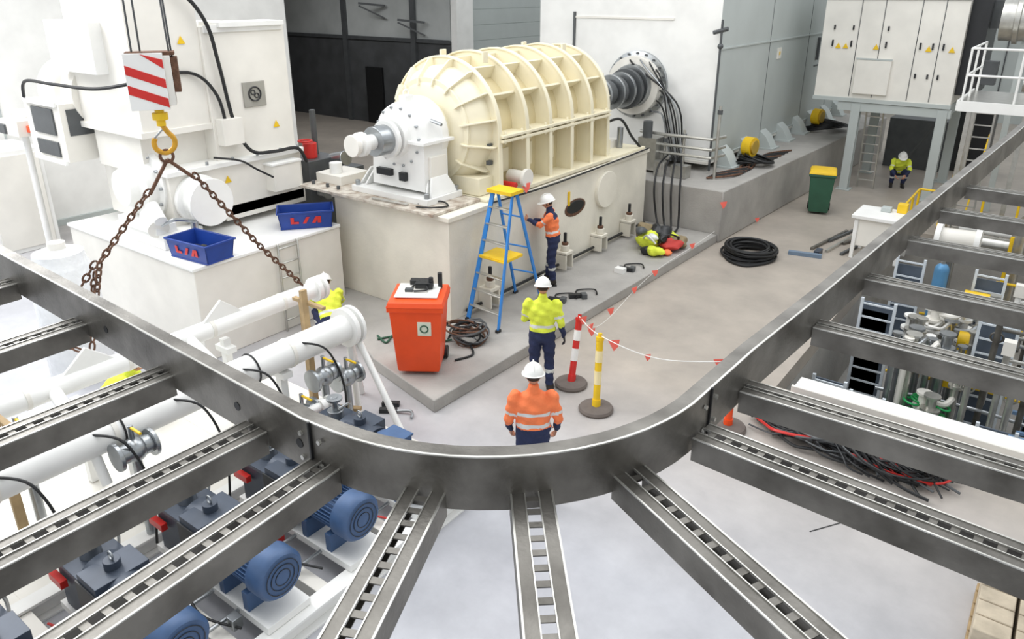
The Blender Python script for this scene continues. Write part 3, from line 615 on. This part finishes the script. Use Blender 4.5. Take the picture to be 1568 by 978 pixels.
for x,y in ((-7.52,5.6),(-7.6,2.0)):
    p.beam((x,y,.19 if y<5.9 else 0),(x-.02,y,1.95),.09,.05,wood);p.beam((x-.1,y+.03,.2),(x-.12,y+.03,1.8),.05,.05,wood);p.beam((x-.3,y+.06,1.75),(x+.3,y+.06,1.75),.06,.04,wood)
p.beam((-7.45,5.6,.25),(-6.95,5.9,.25),.09,.05,wood);p.beam((-7.3,5.2,.25),(-6.6,5.8,.27),.1,.05,wood)
p.obj('timber_prop')
def motor(name,x,y,sc=.78):
    m=MB()
    m.box(-1.35,.98,-.3,.3,.0,.1,white)
    m.box(-.62,-.2,-.3,.3,.1,.9,motord);m.cyl((-.72,0,.62),(-.1,0,.6),.3,motord,n=28)
    m.box(-1.25,-.62,-.26,.26,.1,.74,motord);m.box(-1.28,-.6,-.29,.29,.74,.79,motord);m.cyl((-.95,0,.79),(-.95,0,.93),.12,steel);m.cyl((-.95,0,.93),(-.95,0,1.15),.05,steel);m.cyl((-.95,0,1.1),(-.95,0,1.14),.12,steel)
    m.cyl((-.41,0,.9),(-.41,0,1.0),.09,motord);m.torus((-.41,0,1.05),(0,1,0),.05,.012,steel,16,6)
    m.box(-.66,-.16,-.32,-.3,.3,.8,blackp)
    m.cyl((-.12,0,.6),(-.02,0,.6),.2,blackp,n=24);m.cyl((-.02,0,.6),(.04,0,.6),.31,motorb,n=32)
    m.cyl((.04,0,.6),(.66,0,.6),.235,motorb,n=32)
    for i in range(32):
        a=2*math.pi*i/32;c_=V((.35,0,.6));d=V((0,math.cos(a),math.sin(a)))
        q0=c_+d*.225-V((.3,0,0));t=V((0,-math.sin(a),math.cos(a)))*.005
        m.prism([q0-t,q0+d*.055-t,q0+d*.055+t,q0+t],(.6,0,0),motorb)
    m.lathe((.66,0,.6),(1,0,0),[(0,.31),(.22,.31),(.27,.27),(.28,.12),(.285,.05)],motorb,32)
    for rr in (.1,.16,.22):m.torus((.945,0,.6),(1,0,0),rr,.006,blackp,24,5)
    m.box(.15,.5,-.14,.14,.84,.98,motorb);m.box(.13,.52,-.16,.16,.97,1.0,motorb);m.cyl((.3,-.14,.9),(.3,-.24,.88),.03,steel)
    for dx in (.08,.55):m.box(dx-.05,dx+.05,-.28,.28,.1,.36,motorb)
    m.box(-1.3,-1.0,-.36,-.28,.5,.6,red);m.box(-.95,-.85,.26,.34,.3,.6,red);m.box(-1.36,-1.26,-.1,.1,.45,.62,red)
    m.tube([(.3,-.24,.88),(.2,-.4,.7),(-.2,-.45,.3),(-.6,-.42,.15)],.015,black)
    m.tube([(-.9,.0,.95),(-.95,.3,.9),(-1.2,.4,.5),(-1.4,.4,.15)],.02,steel)
    o=m.obj(name,.006,origin=(0,0,0),loc=(x,y,.235));o.scale=(sc,)*3
motor('electric_motor_pump',-5.52,4.93);motor('electric_motor_pump.001',-5.52,3.98);motor('electric_motor_pump.002',-5.52,3.02);motor('electric_motor_pump.003',-5.52,2.08);motor('electric_motor_pump.004',-5.52,1.12)
# ---------------------------------------------------------------- bins
def bin_(name,x,y,z,rz,w_,d_,hh,body,lid,stuff=False):
    b=MB()
    def ring_(f,zz,e=0):return [V((sx*(w_/2*f+e),sy*(d_/2*f+e),zz)) for sx,sy in ((-1,-1),(1,-1),(1,1),(-1,1))]
    secs=[ring_(.76,.06),ring_(.8,.1),ring_(.97,hh*.86),ring_(.97,hh*.88),ring_(1.0,hh*.88,.02),ring_(1.0,hh*.94,.02)]
    vs=sum(secs,[]);fs=[(k*4+i,k*4+(i+1)%4,(k+1)*4+(i+1)%4,(k+1)*4+i) for k in range(len(secs)-1) for i in range(4)]+[(3,2,1,0),tuple(range(20,24))]
    b.add(vs,fs,body)
    l0=ring_(1.02,hh*.94,.02);l1=ring_(1.0,hh,.0);l2=ring_(.7,hh*1.03,0)
    b.add(l0+l1+l2,[(0,1,2,3)]+[(i,(i+1)%4,4+(i+1)%4,4+i) for i in range(4)]+[(4+i,4+(i+1)%4,8+(i+1)%4,8+i) for i in range(4)]+[(8,9,10,11)],lid)
    for sx in (-1,1):b.cyl((sx*w_*.34,d_*.42,.1),(sx*w_*.46,d_*.42,.1),.1,black,n=20)
    b.cyl((-w_*.36,d_*.42,.1),(w_*.36,d_*.42,.1),.02,steel)
    b.cyl((-w_*.4,d_*.62,hh*.93),(w_*.4,d_*.62,hh*.93),.02,lid,n=10)
    for sx in (-1,1):b.box(sx*w_*.4-.02,sx*w_*.4+.02,d_*.5,d_*.64,hh*.9,hh*.95,lid)
    if stuff:
        b.cb((0,-.02,hh*1.03+.015),(w_*.8,d_*.7,.02),paper);b.cb((-.05,0,hh*1.03+.03),(w_*.5,d_*.5,.015),offw)
        b.cb((.08,.05,hh*1.03+.08),(.26,.12,.09),blackp);b.cyl((.18,.05,hh*1.03+.06),(.18,.05,hh*1.03+.2),.035,blackp);b.cyl((.3,.15,hh*1.03),(.3,.15,hh*1.03+.24),.035,blackp)
        b.tube([(-.1,.0,hh*1.03+.05),(0,.15,hh*1.03+.1),(.15,-.1,hh*1.03+.07),(-.05,-.15,hh*1.03+.06)],.015,black)
        b.cb((-.12,-.1,hh*1.03+.06),(.12,.08,.05),greyd);b.cb((0,.2,hh*1.03+.06),(.3,.12,.1),blackp)
        b.cb((.12,-d_*.468,hh*.66),(.2,.02,.22),mat('recycle_label','#dfe6d2',.5));b.torus((.12,-d_*.485,hh*.66),(0,1,0),.055,.012,green,14,5)
    b.obj(name,.02,origin=(0,0,0),loc=(x,y,z)).rotation_euler=(0,0,rz)
bin_('wheelie_bin',-7.2,7.38,.2,math.radians(34),.78,.76,1.2,orange,orange,True)
bin_('wheelie_bin.001',-5.0,20.4,0,math.radians(14),.62,.72,1.15,green,yellow)
# ---------------------------------------------------------------- stepladder
l=MB();zt=2.42
T1=[V((-7.62,9.72,zt)),V((-7.22,9.72,zt))];N1=[V((-7.74,9.12,.2)),V((-7.0,9.02,.2))];F1=[V((-7.8,10.6,.2)),V((-7.3,10.7,.2))]
for a_,b_ in zip(T1,N1):l.beam(a_,b_,.03,.08,blue);l.cb((b_.x,b_.y,.225),(.06,.1,.05),blackp)
for a_,b_ in zip(T1,F1):l.beam(a_+V((0,.1,0)),b_,.03,.065,blue);l.cb((b_.x,b_.y,.225),(.06,.09,.05),blackp)
l.box(-7.68,-7.16,9.6,9.95,zt-.03,zt+.03,yellow)
for k in range(1,8):
    t=k/8;a_=N1[0].lerp(T1[0],t);b_=N1[1].lerp(T1[1],t)
    l.beam(a_,b_,.08,.025,galv2 if k!=4 else yellow)
t=.5;a_=N1[0].lerp(T1[0],t);b_=N1[1].lerp(T1[1],t);l.box(a_.x,b_.x,a_.y-.05,a_.y+.45,a_.z-.02,a_.z+.03,yellow)
for t in (.25,.5,.78):l.beam(F1[0].lerp(T1[0]+V((0,.1,0)),t),F1[1].lerp(T1[1]+V((0,.1,0)),t),.04,.02,blue)
l.obj('step_ladder',.004)
# ---------------------------------------------------------------- bollards, tape, flags
def boll(name,x,y,c1,c2,top):
    b=MB();b.lathe((x,y,0),(0,0,1),[(0,.24),(.03,.25),(.06,.23),(.08,.12)],mat('rubber_base','#6e655f',.8,0,.1,8),28)
    p0=V((x,y,.05));p1=V(top);d=p1-p0
    b.cyl(p0,p1,.05,c1,n=20);b.cyl(p0+d*.0,p0+d*.12,.062,c1,n=20)
    for a_ in ((.35,.55),(.68,.85)):b.cyl(p0+d*a_[0],p0+d*a_[1],.0525,c2,n=20)
    b.cyl(p1,p1+d.normalized()*.05,.058,c1,n=16);b.cyl(p1+d.normalized()*.05,p1+d.normalized()*.1,.03,c1,n=12)
    b.obj(name)
boll('bollard',-5.25,8.55,red,white,(-5.33,8.85,.93));boll('bollard.001',-4.58,8.15,yellow,mat('cream_band','#f3e3b0',.5),(-4.64,8.28,1.03));boll('bollard.002',-2.9,8.8,orange,white,(-2.9,8.8,.98))
t_=MB();ln=[(-5.33,8.85,1.0),(-4.64,8.28,1.1),(-3.8,8.4,.95),(-2.9,8.8,1.02)]
t_.tube(ln,.007,paper,5)
far=[(-5.33,8.85,1.0),(-5.5,9.6,.5),(-5.8,10.7,.22),(-6.0,11.9,.24),(-6.2,13.4,.22),(-6.2,15.0,.24),(-6.18,16.2,.3)];t_.tube(far,.004,paper,4)
def flag(x,y,z,s_=.1,a=0,tl=0):
    c_,n_=math.cos(a),math.sin(a);t_.prism([(x-s_*c_,y-s_*n_,z),(x+s_*.7*c_,y+s_*.7*n_,z+.03),(x+.5*s_*c_,y+s_*.3,z-s_*.9),(x-.1*s_*c_,y+tl*s_,z-s_*1.7)],(.004,.004,0),pink)
for q in ((-5.2,8.75,1.05,.07,.6),(-4.9,8.5,1.03,.06,.7),(-4.42,8.3,1.07,.09,.4),(-3.95,8.38,.96,.05,.2),(-3.05,8.72,1.03,.11,.4),(-5.45,9.4,.62,.07,1),(-5.75,10.6,.4,.07,.7),(-5.95,11.85,.34,.07,1),(-6.05,12.9,.34,.07,.5),(-6.15,14.9,.34,.07,.7),(-6.05,16.27,1.0,.09,.5),(-5.9,18.3,.16,.06,.4),(-7.78,10.9,2.25,.1,.8),(-2.75,8.95,.45,.1,.3)):flag(*q)
t_.obj('barrier_tape_line')
# ---------------------------------------------------------------- loose items
h=MB()
for k in range(16):
    h.torus((-5.2+random.uniform(-.05,.05),15.85+random.uniform(-.05,.05),.035+.014*k),(random.uniform(-.08,.08),random.uniform(-.08,.08),1),.56-.10*(k%4)/2,.028,black,36,7)
h.tube([(-4.7,15.5,.03),(-5.0,15.1,.03),(-5.4,15.2,.03),(-5.7,15.6,.03)],.03,black);h.obj('hose_coil')
h=MB()
for k in range(14):
    h.torus((-7.25+random.uniform(-.12,.12),8.5+random.uniform(-.12,.12),.23+.018*k),(random.uniform(-.35,.35),random.uniform(-.35,.35),1),.2+.12*random.random(),.016,[black,rust,greyd][k%3],20,6)
h.tube([(-7.4,8.3,.23),(-7.6,8.1,.22),(-8.2,7.9,.22),(-8.4,7.6,.22)],.018,green);h.tube([(-8.5,7.7,.22),(-8.2,7.6,.22),(-8.3,7.9,.22),(-7.9,7.95,.22)],.018,green);h.tube([(-7.0,8.3,.23),(-6.8,8.1,.22),(-6.9,7.8,.22)],.018,black);h.obj('hose_heap')
h=MB();random.seed(11);gcab=mat('grey_cable','#8d8f91',.5)
for k in range(90):
    x0=-2.75+random.random()*.5;y0=9.5;ph=random.uniform(0,6);am=random.uniform(.08,.38);xe=random.uniform(1.3,2.2);oy=random.uniform(-.28,.28);hz_=random.uniform(.03,.22);pts=[]
    for i in range(9):
        t=i/8;pts.append((x0+xe*t+random.uniform(-.06,.06),9.55+oy-.4*t+am*math.sin(t*5+ph),.03+hz_*math.sin(math.pi*t)+random.uniform(0,.03)))
    h.tube(pts,random.choice([.012,.016,.02]),random.choice([black,black,blackp,greyd,blackp,black,black,gcab,red,greyd]),6,True,4)
for k in range(14):h.torus((-.75+random.uniform(-.2,.2),9.25+random.uniform(-.15,.15),.06+.02*k),(random.uniform(-.3,.3),random.uniform(-.3,.3),1),.25+.15*random.random(),.015,black if k%5 else red,22,6)
h.obj('cable_heap')
def lump(mb,c_,r,m_,sc):
    o=len(mb.v);mb.sph(c_,r,m_,18,sc)
    for i in range(o,len(mb.v)):
        v=mb.v[i];nz_=.14*math.sin(v.x*19+v.y*7)+.12*math.sin(v.z*23+v.y*17)+.06*math.sin(v.x*41+v.z*31)
        mb.v[i]=V(c_)+(v-V(c_))*(1+nz_)
h=MB();tan_=mat('tan_bag','#8e7f62',.8);rb=mat('red_bag','#c8403a',.7)
for cc,rr,mm,ss in (((-6.95,14.4,.4),.24,hiy,(1,1.1,.8)),((-6.62,14.05,.32),.17,hiy,(1,1,.7)),((-6.8,14.25,.55),.13,silv,(1.2,.6,.6)),((-6.85,14.7,.48),.24,blackp,(1,1,.9)),((-6.55,14.6,.34),.22,rb,(1.1,1.2,.55)),((-6.5,14.95,.32),.19,tan_,(1.2,1,.6)),((-7.2,14.8,.45),.26,tan_,(1,1,.8)),((-6.85,14.05,.28),.13,blackp,(1,1,.8)),((-6.65,14.4,.5),.11,blackp,(1,1,.8)),((-7.1,14.3,.62),.13,greyd,(1,1,.6)),((-6.45,14.3,.26),.1,hio,(1.3,1,.6)),((-7.1,15.1,.35),.2,rb,(1,1,.8)),((-6.75,15.1,.35),.18,hiy,(1,1,.7))):lump(h,cc,rr,mm,ss)
h.tube([(-6.7,14.3,.4),(-6.5,14.4,.62),(-6.4,14.7,.5),(-6.5,14.9,.4)],.02,black);h.tube([(-7.0,14.2,.5),(-6.8,14.0,.65),(-6.6,14.0,.5)],.02,silv);h.obj('work_bag_pile')
h=MB()
for x,y,a in ((-6.95,10.7,.3),(-6.75,11.1,.8),(-6.7,12.9,.2)):
    R=Matrix.Rotation(a,3,'Z');h.cb((x,y,.24),(.3,.1,.07),blackp,R);h.cb((x+.12,y+.05,.25),(.1,.14,.09),greyd,R);h.tube([(x,y,.24),(x-.15,y+.25,.23),(x+.1,y+.45,.24),(x+.25,y+.3,.23)],.015,black)
h.cb((-6.75,12.75,.25),(.2,.15,.1),white);h.obj('power_tool_set')
h=MB()
for x,y in ((-7.0,6.5),(-6.9,6.35)):h.cb((x,y,.03),(.25,.08,.06),blackp,Matrix.Rotation(.6,3,'Z'))
h.tube([(-6.8,6.4,.03),(-6.6,6.5,.05),(-6.5,6.4,.03)],.02,steel);h.obj('hand_tool')
h=MB()
for i in range(5):h.beam((-4.2+.16*i,17.1+.8*(i%2),.03),(-3.9+.2*i,19.0+.5*(i%3),.03),.06,.06,[galv,greyd,galv2][i%3])
h.cb((-4.2,16.6,.04),(.7,.12,.08),mat('slateblue','#6f8296',.5),Matrix.Rotation(.2,3,'Z'));h.cb((-4.0,16.9,.05),(.12,.3,.1),motord);h.obj('scaffold_pole_stack')
h=MB();h.beam((-1.38,7.35,.003),(-.95,8.0,.003),.012,.004,black);h.obj('floor_saw_cut')
h=MB()
for i in range(6):h.box(.2,1.5,6.3+.2*i,6.42+.2*i,.11,.13,wood)
for x in (.25,.85,1.45):h.box(x-.05,x+.05,6.3,7.42,0,.11,wood)
blk=mat('block_beige','#c9bca6',.85,0,.15,6,.3,20)
for k in range(2):
    for i in range(4):
        for j in range(5):h.box(.22+.31*i,.50+.31*i,6.33+.215*j,6.53+.215*j,.135+.17*k,.295+.17*k,blk)
h.obj('block_pallet',.02)
# ---------------------------------------------------------------- people
def person(name,loc,face,pose,shirt,lower,glove=skin,hairm=hair,kind='a',hat=True,head_yaw=0,sc=1.0,bulk=1.1):
    """pose: dict of joints in local coords x=right y=forward z=up"""
    J={k:V(v) for k,v in pose.items()}
    mb=MB()
    pel,che,nek=J['pelvis'],J['chest'],J['neck']
    def sp(t):
        return pel.lerp(che,t*2) if t<.5 else che.lerp(nek,(t-.5)*2)
    rings=[(-.22,.10,.08,1),(-.14,.165,.12,1),(0,.178,.128,1),(.1,.172,.124,bulk),(.14,.178,.13,bulk),(.25,.168,.12,bulk),(.38,.172,.122,bulk),(.52,.188,.128,bulk),(.66,.2,.13,bulk),(.78,.195,.118,1.04),(.88,.15,.098,1),(.96,.085,.075,1),(1.06,.062,.064,1),(1.16,.058,.062,1)]
    vs=[];n=20
    for t,rx,ry,bk in rings:
        rx*=bk;ry*=bk
        c_=sp(max(0,t)) if 0<=t<=1 else (pel+(pel-che).normalized()*(-t*.5) if t<0 else nek+(nek-che).normalized()*((t-1)*.5))
        d=(sp(min(1,max(0,t)+.1))-sp(max(0,min(1,t)-.1))).normalized();x_=V((1,0,0));y_=d.cross(x_).normalized();x_=y_.cross(d)
        for i in range(n):
            a=2*math.pi*i/n;vs.append(c_+x_*(rx*math.cos(a))+y_*(ry*math.sin(a)))
    fs=[(k*n+i,k*n+(i+1)%n,(k+1)*n+(i+1)%n,(k+1)*n+i) for k in range(len(rings)-1) for i in range(n)]+[tuple(reversed(range(n))),tuple(range((len(rings)-1)*n,len(rings)*n))]
    mb.add(vs,fs,navy)
    def limb(P,R_):
        for i in range(len(P)-1):
            mb.cyl(P[i],P[i+1],R_[i],navy,R_[i+1],16)
        for q,r_ in zip(P,R_):mb.sph(q,r_*1.0,navy,14)
    segs=[]
    for s_ in ('l','r'):
        sh,el,wr=J['sh_'+s_],J['el_'+s_],J['wr_'+s_]
        limb([sh,sh.lerp(el,.5),el],[.074,.066,.056]);limb([el,el.lerp(wr,.35),wr],[.055,.05,.034])
        segs+=[('uarm',sh,el),('farm',el,wr)]
        hi,kn,an,to=J['hip_'+s_],J['kn_'+s_],J['an_'+s_],J['toe_'+s_]
        limb([hi,hi.lerp(kn,.5),kn],[.102,.09,.074]);limb([kn,kn.lerp(an,.3),kn.lerp(an,.85),an],[.073,.072,.062,.056])
        segs+=[('thigh',hi,kn),('shin',kn,an)]
        heel=an+V((0,0,-.03))-(to-an).normalized()*.03
        limb([an+V((0,0,-.02)),an.lerp(to,.5)+V((0,0,.0)),to],[.052,.048,.04]);mb.sph(heel,.045,navy)
        segs+=[('foot',an.lerp(to,.1),to)]
    segs+=[('torso',pel,che),('torso2',che,nek),('neckb',nek,nek+(nek-che).normalized()*.12)]
    me=bpy.data.meshes.new('tmp');me.from_pydata(mb.v,[],mb.f)
    bm=bmesh.new();bm.from_mesh(me);bmesh.ops.recalc_face_normals(bm,faces=bm.faces);bm.to_mesh(me);bm.free()
    ob=bpy.data.objects.new('tmp',me);bpy.context.scene.collection.objects.link(ob)
    rm=ob.modifiers.new('r','REMESH');rm.mode='VOXEL';rm.voxel_size=.013;rm.use_smooth_shade=True
    sm=ob.modifiers.new('s','SMOOTH');sm.iterations=7;sm.factor=.6
    dg=bpy.context.evaluated_depsgraph_get();ev=ob.evaluated_get(dg);m2=bpy.data.meshes.new_from_object(ev,depsgraph=dg)
    bpy.data.objects.remove(ob)
    mats_=[shirt,lower,silv,glove,boot,skin]
    for q in mats_:m2.materials.append(q)
    L_=[(nm,a,b,(b-a),(b-a).length_squared) for nm,a,b in segs]
    # loose-cloth folds pushed into the surface
    nrm=[v.normal.copy() for v in m2.vertices]
    for v,nn in zip(m2.vertices,nrm):
        c_=v.co
        if c_.z<nek.z-.02 and c_.z>.15:
            v.co=c_+nn*(.0055*math.sin(c_.z*46+c_.x*22+c_.y*14)+.004*math.sin(c_.z*21-c_.x*37))
    for pg in m2.polygons:
        c_=pg.center;best=None;bd=9
        for nm,a,b,d,l2 in L_:
            t=max(0,min(1,(c_-a).dot(d)/l2));ds=(c_-(a+d*t)).length
            if nm.startswith('torso'):ds-=.1
            if nm in('thigh',):ds-=.03
            if ds<bd:bd=ds;best=(nm,t)
        nm,t=best;k=0
        if nm=='uarm':k=2 if .62<t<.74 else 0
        elif nm=='farm':k=1 if t>.25 else 0
        elif nm in('thigh',):k=1
        elif nm=='shin':k=2 if .28<t<.42 else (1 if t<.9 else 4)
        elif nm=='foot':k=4
        elif nm=='torso':
            k=1 if t<.3 else 0
            if .5<t<.64:k=2
            if kind=='b' and t<.42:k=1
        elif nm=='torso2':
            k=0
            if kind=='b' and .05<t<.2:k=2
            if kind=='c' and t>.45:k=1
        elif nm=='neckb':k=0 if t<.35 else 5
        pg.material_index=k;pg.use_smooth=True
    body=bpy.data.objects.new('body',m2)
    root=bpy.data.objects.new(name,None);bpy.context.scene.collection.objects.link(root);root.empty_display_size=.2
    bpy.context.scene.collection.objects.link(body);body.parent=root
    hc=J['head'];pitch=J.get('_hp',V((0,0,0))).x
    Rh=Matrix.Rotation(head_yaw,3,'Z')@Matrix.Rotation(pitch,3,'X')
    hm=MB()
    n=24;k_=16;vs=[]
    for j in range(k_+1):
        ph=math.pi*j/k_
        for i in range(n):
            an=2*math.pi*i/n;x=math.sin(ph)*math.cos(an);y=math.sin(ph)*math.sin(an);z=math.cos(ph)
            X=x*.077;Y=y*.097;Z=z*.118
            if z<0:X*=1-.28*(-z)**1.5;Y=Y*(1-.12*(-z))+(.012 if y>0 else .02*-z)
            if y>.8 and -.25<z<.12:Y+=.022*math.exp(-(x/.22)**2)*math.exp(-((z+.12)/.14)**2)
            if y>.7 and abs(z-.08)<.15:Y-=.008*math.exp(-((abs(x)-.38)/.16)**2)
            if y>.7 and abs(z+.45)<.09:Y+=.004
            if j in(0,k_):X+=1e-4*math.cos(an);Y+=1e-4*math.sin(an)
            vs.append(hc+Rh@V((X,Y,Z)))
    hm.mi(skin);hm.mi(hairm)
    for j in range(k_):
        for i in range(n):
            i2=(i+1)%n;f=(j*n+i,(j+1)*n+i,(j+1)*n+i2,j*n+i2);an=2*math.pi*(i+.5)/n;z=math.cos(math.pi*(j+.5)/k_)
            hairy=(math.sin(an)<.15 and z>-.35) or z>.5
            hm.f.append(list(f));hm.m.append(1 if hairy else 0);hm.s.append(True)
    hm.v=vs
    for s_ in (-1,1):
        hm.sph(hc+Rh@V((s_*.078,-.005,-.005)),.03,skin,10,(.35,.7,1.05),Rh);hm.sph(hc+Rh@V((s_*.03,.083,.012)),.011,eye,8,(1,.6,.6),Rh)
        hm.sph(hc+Rh@V((s_*.03,.088,.034)),.015,hairm,8,(1,.4,.25),Rh)
    hm.sph(hc+Rh@V((0,.094,-.052)),.02,mat('lips','#a4665a',.5),10,(1,.35,.28),Rh)
    hm.obj('head',origin=(0,0,0)).parent=root
    if hat:
        q=MB()
        o=hc+Rh@V((0,-.004,.028));vs=[];fs=[];n=28;rows=9
        for j in range(rows+1):
            ph=(math.pi/2)*j/rows
            for i in range(n):
                an=2*math.pi*i/n;rr=math.cos(ph)
                rid=1+.035*math.exp(-(math.cos(an)*rr/.18)**2)
                vs.append(o+Rh@V((math.cos(an)*max(rr,.002)*.112,math.sin(an)*max(rr,.002)*.138,math.sin(ph)*.125*rid)))
        fs=[(j*n+i,j*n+(i+1)%n,(j+1)*n+(i+1)%n,(j+1)*n+i) for j in range(rows) for i in range(n)]+[tuple(range(rows*n,(rows+1)*n))]
        q.add(vs,fs,helm,True)
        vs=[]
        for e,dz in ((0,.0),(1,-.006),(1,-.012),(0,-.008)):
            for i in range(n):
                an=2*math.pi*i/n;ex=.016+.05*max(0,math.sin(an))**2
                ex=ex if e else -.004
                vs.append(o+Rh@V((math.cos(an)*(.112+ex),math.sin(an)*(.138+ex),dz)))
        fs=[(j*n+i,j*n+(i+1)%n,((j+1)%4)*n+(i+1)%n,((j+1)%4)*n+i) for j in range(4) for i in range(n)]
        q.add(vs,fs,helm,True);q.tube([o+Rh@V((0,.125*math.cos(a),.02+.124*math.sin(a))) for a in [math.radians(k*15) for k in range(13)]],.008,helm,6,False)
        q.obj('hard_hat',origin=(0,0,0)).parent=root
    hd=MB()
    for s_ in ('l','r'):
        el,wr=J['el_'+s_],J['wr_'+s_];d=(wr-el).normalized();sg=-1 if s_=='l' else 1
        side=V((0,1,0)) if abs(d.z)>.6 else V((0,0,1))
        side=(side-d*side.dot(d)).normalized();nrm_=d.cross(side).normalized()
        inw=nrm_ if nrm_.x*sg<0 else -nrm_
        c_=wr+d*.045
        pv=[]
        for dd,w_,th in ((-.045,.028,.02),(-.02,.036,.018),(.02,.043,.016),(.048,.042,.013)):
            for i in range(10):
                a=2*math.pi*i/10;pv.append(c_+d*dd+side*(w_*math.cos(a))+inw*(th*math.sin(a)))
        hd.add(pv,[(k*10+i,k*10+(i+1)%10,(k+1)*10+(i+1)%10,(k+1)*10+i) for k in range(3) for i in range(10)]+[tuple(reversed(range(10))),tuple(range(30,40))],glove,True)
        for i,(ln_,of) in enumerate(((.072,.031),(.082,.011),(.076,-.01),(.06,-.03))):
            p0=c_+d*.042+side*of;cur=.25+.1*i
            d1=(d+inw*cur*.6).normalized();d2=(d+inw*cur*2.2).normalized();d3=(d*.6+inw*cur*3).normalized()
            p1=p0+d1*ln_*.45;p2=p1+d2*ln_*.32;p3=p2+d3*ln_*.25
            hd.tube([p0,p1,p2,p3],.0095,glove,8,True,3);hd.sph(p3,.0092,glove,8)
        p0=c_-d*.01+side*.03;p1=p0+(side*.7+d*.6+inw*.3).normalized()*.035;p2=p1+(side*.25+d+inw*.4).normalized()*.032
        hd.tube([p0,p1,p2],.0115,glove,8,True,3);hd.sph(p2,.011,glove,8)
    hd.obj('hands',origin=(0,0,0)).parent=root
    bs=MB()
    for s_ in ('l','r'):
        an,to=J['an_'+s_],J['toe_'+s_]
        f=(to-an);f.z=0;f.normalize();sd=V((f.y,-f.x,0))
        c_=V((an.x,an.y,0));zz=max(0,min(an.z-.1,to.z-.045))
        P=[c_-f*.07+sd*.03,c_-f*.07-sd*.03,c_-sd*.042,c_+f*.12-sd*.05,c_+f*.2-sd*.03,c_+f*.2+sd*.03,c_+f*.12+sd*.05,c_+sd*.042]
        bs.prism([V((q_.x,q_.y,zz)) for q_ in P],(0,0,.03),blackp)
    bs.obj('boot_soles',origin=(0,0,0)).parent=root
    root.location=loc;root.rotation_euler=(0,0,math.atan2(-face[0],face[1]));root.scale=(sc,)*3
    return root
stand=dict(pelvis=(0,0,.93),chest=(0,.01,1.22),neck=(0,-.01,1.5),head=(0,.02,1.66),
 sh_l=(-.2,0,1.42),el_l=(-.265,-.03,1.14),wr_l=(-.26,.08,.90),sh_r=(.2,0,1.42),el_r=(.265,-.03,1.14),wr_r=(.27,.06,.89),
 hip_l=(-.095,0,.9),kn_l=(-.11,.02,.5),an_l=(-.12,-.02,.1),toe_l=(-.15,.15,.045),hip_r=(.095,0,.9),kn_r=(.11,.02,.5),an_r=(.12,-.02,.1),toe_r=(.15,.15,.045))
def P_(**k):
    d=dict(stand);d.update(k);return d
person('worker_yellow',(-5.5,8.12,0),(-.55,.83),P_(el_l=(-.26,.06,1.16),wr_l=(-.12,.24,1.08),wr_r=(.31,.04,.9),_hp=(-.25,0,0)),hiy,navy,blackp)
person('worker_orange',(-4.12,5.93,0),(-.62,.78),P_(el_l=(-.275,.0,1.13),wr_l=(-.25,.14,.92),el_r=(.285,-.0,1.13),wr_r=(.27,.12,.92),_hp=(-.2,0,0)),hio,navy,kind='b',bulk=1.16)
person('worker_at_ladder',(-7.5,11.4,.2),(-.85,-.5),P_(chest=(0,.04,1.22),neck=(0,.08,1.49),head=(0,.12,1.64),sh_l=(-.19,.06,1.42),sh_r=(.19,.06,1.42),el_l=(-.22,.24,1.25),wr_l=(-.14,.46,1.33),el_r=(.22,.22,1.2),wr_r=(.12,.44,1.26),kn_r=(.13,.06,.5),an_r=(.14,.1,.1),toe_r=(.15,.27,.045),_hp=(-.3,0,0)),hio,navy,kind='c')
crouch=dict(pelvis=(0,-.22,.42),chest=(0,.0,.66),neck=(0,.2,.86),head=(0,.3,.97),_hp=(-.5,0,0),
 sh_l=(-.19,.14,.82),el_l=(-.25,.3,.6),wr_l=(-.14,.48,.46),sh_r=(.19,.14,.82),el_r=(.25,.3,.6),wr_r=(.14,.48,.44),
 hip_l=(-.1,-.2,.4),kn_l=(-.2,.2,.5),an_l=(-.15,.0,.1),toe_l=(-.17,.17,.045),hip_r=(.1,-.2,.4),kn_r=(.18,.22,.48),an_r=(.15,.02,.1),toe_r=(.17,.19,.045))
person('worker_crouching',(-9.3,7.4,0),(-.8,.5),crouch,hiy,navy,hat=True)
person('worker_crouching.001',(-3.9,24.6,0),(.3,-1),crouch,hiy,navy)
person('worker_crouching.002',(-9.45,3.9,0),(.6,.8),crouch,hiy,navy)
# ---------------------------------------------------------------- light
wd=bpy.data.worlds.new('World');bpy.context.scene.world=wd;wd.use_nodes=True
bg=wd.node_tree.nodes['Background'];bg.inputs[0].default_value=(.94,.97,1,1);bg.inputs[1].default_value=1.0
def area(name,loc,size,power,rot=(0,0,0),col=(1,1,1)):
    l=bpy.data.lights.new(name,'AREA');l.shape='RECTANGLE';l.size=size[0];l.size_y=size[1];l.energy=power;l.color=col
    o=bpy.data.objects.new(name,l);bpy.context.scene.collection.objects.link(o);o.location=loc;o.rotation_euler=rot
area('hall_light_a',(-9,5,12),(9,9),700);area('hall_light_b',(-4,15,12),(8,10),550);area('hall_light_c',(-16,3,9),(5,5),900,(0,math.radians(-35),0))
area('bay_fill_light',(-25,19,6.9),(4,2),160)  # added fill lamp, only brightens the bay interior
# ---------------------------------------------------------------- camera
cam=bpy.data.cameras.new('camera');co=bpy.data.objects.new('camera',cam);bpy.context.scene.collection.objects.link(co)
co.location=(0,0,5.6);co.rotation_euler=(math.radians(90-20.9),0,math.radians(36.65))
cam.sensor_width=36;cam.lens=36*1150/1568;cam.shift_y=-69/1568;cam.clip_end=200
bpy.context.scene.camera=co
bpy.context.scene.view_settings.view_transform='Standard'
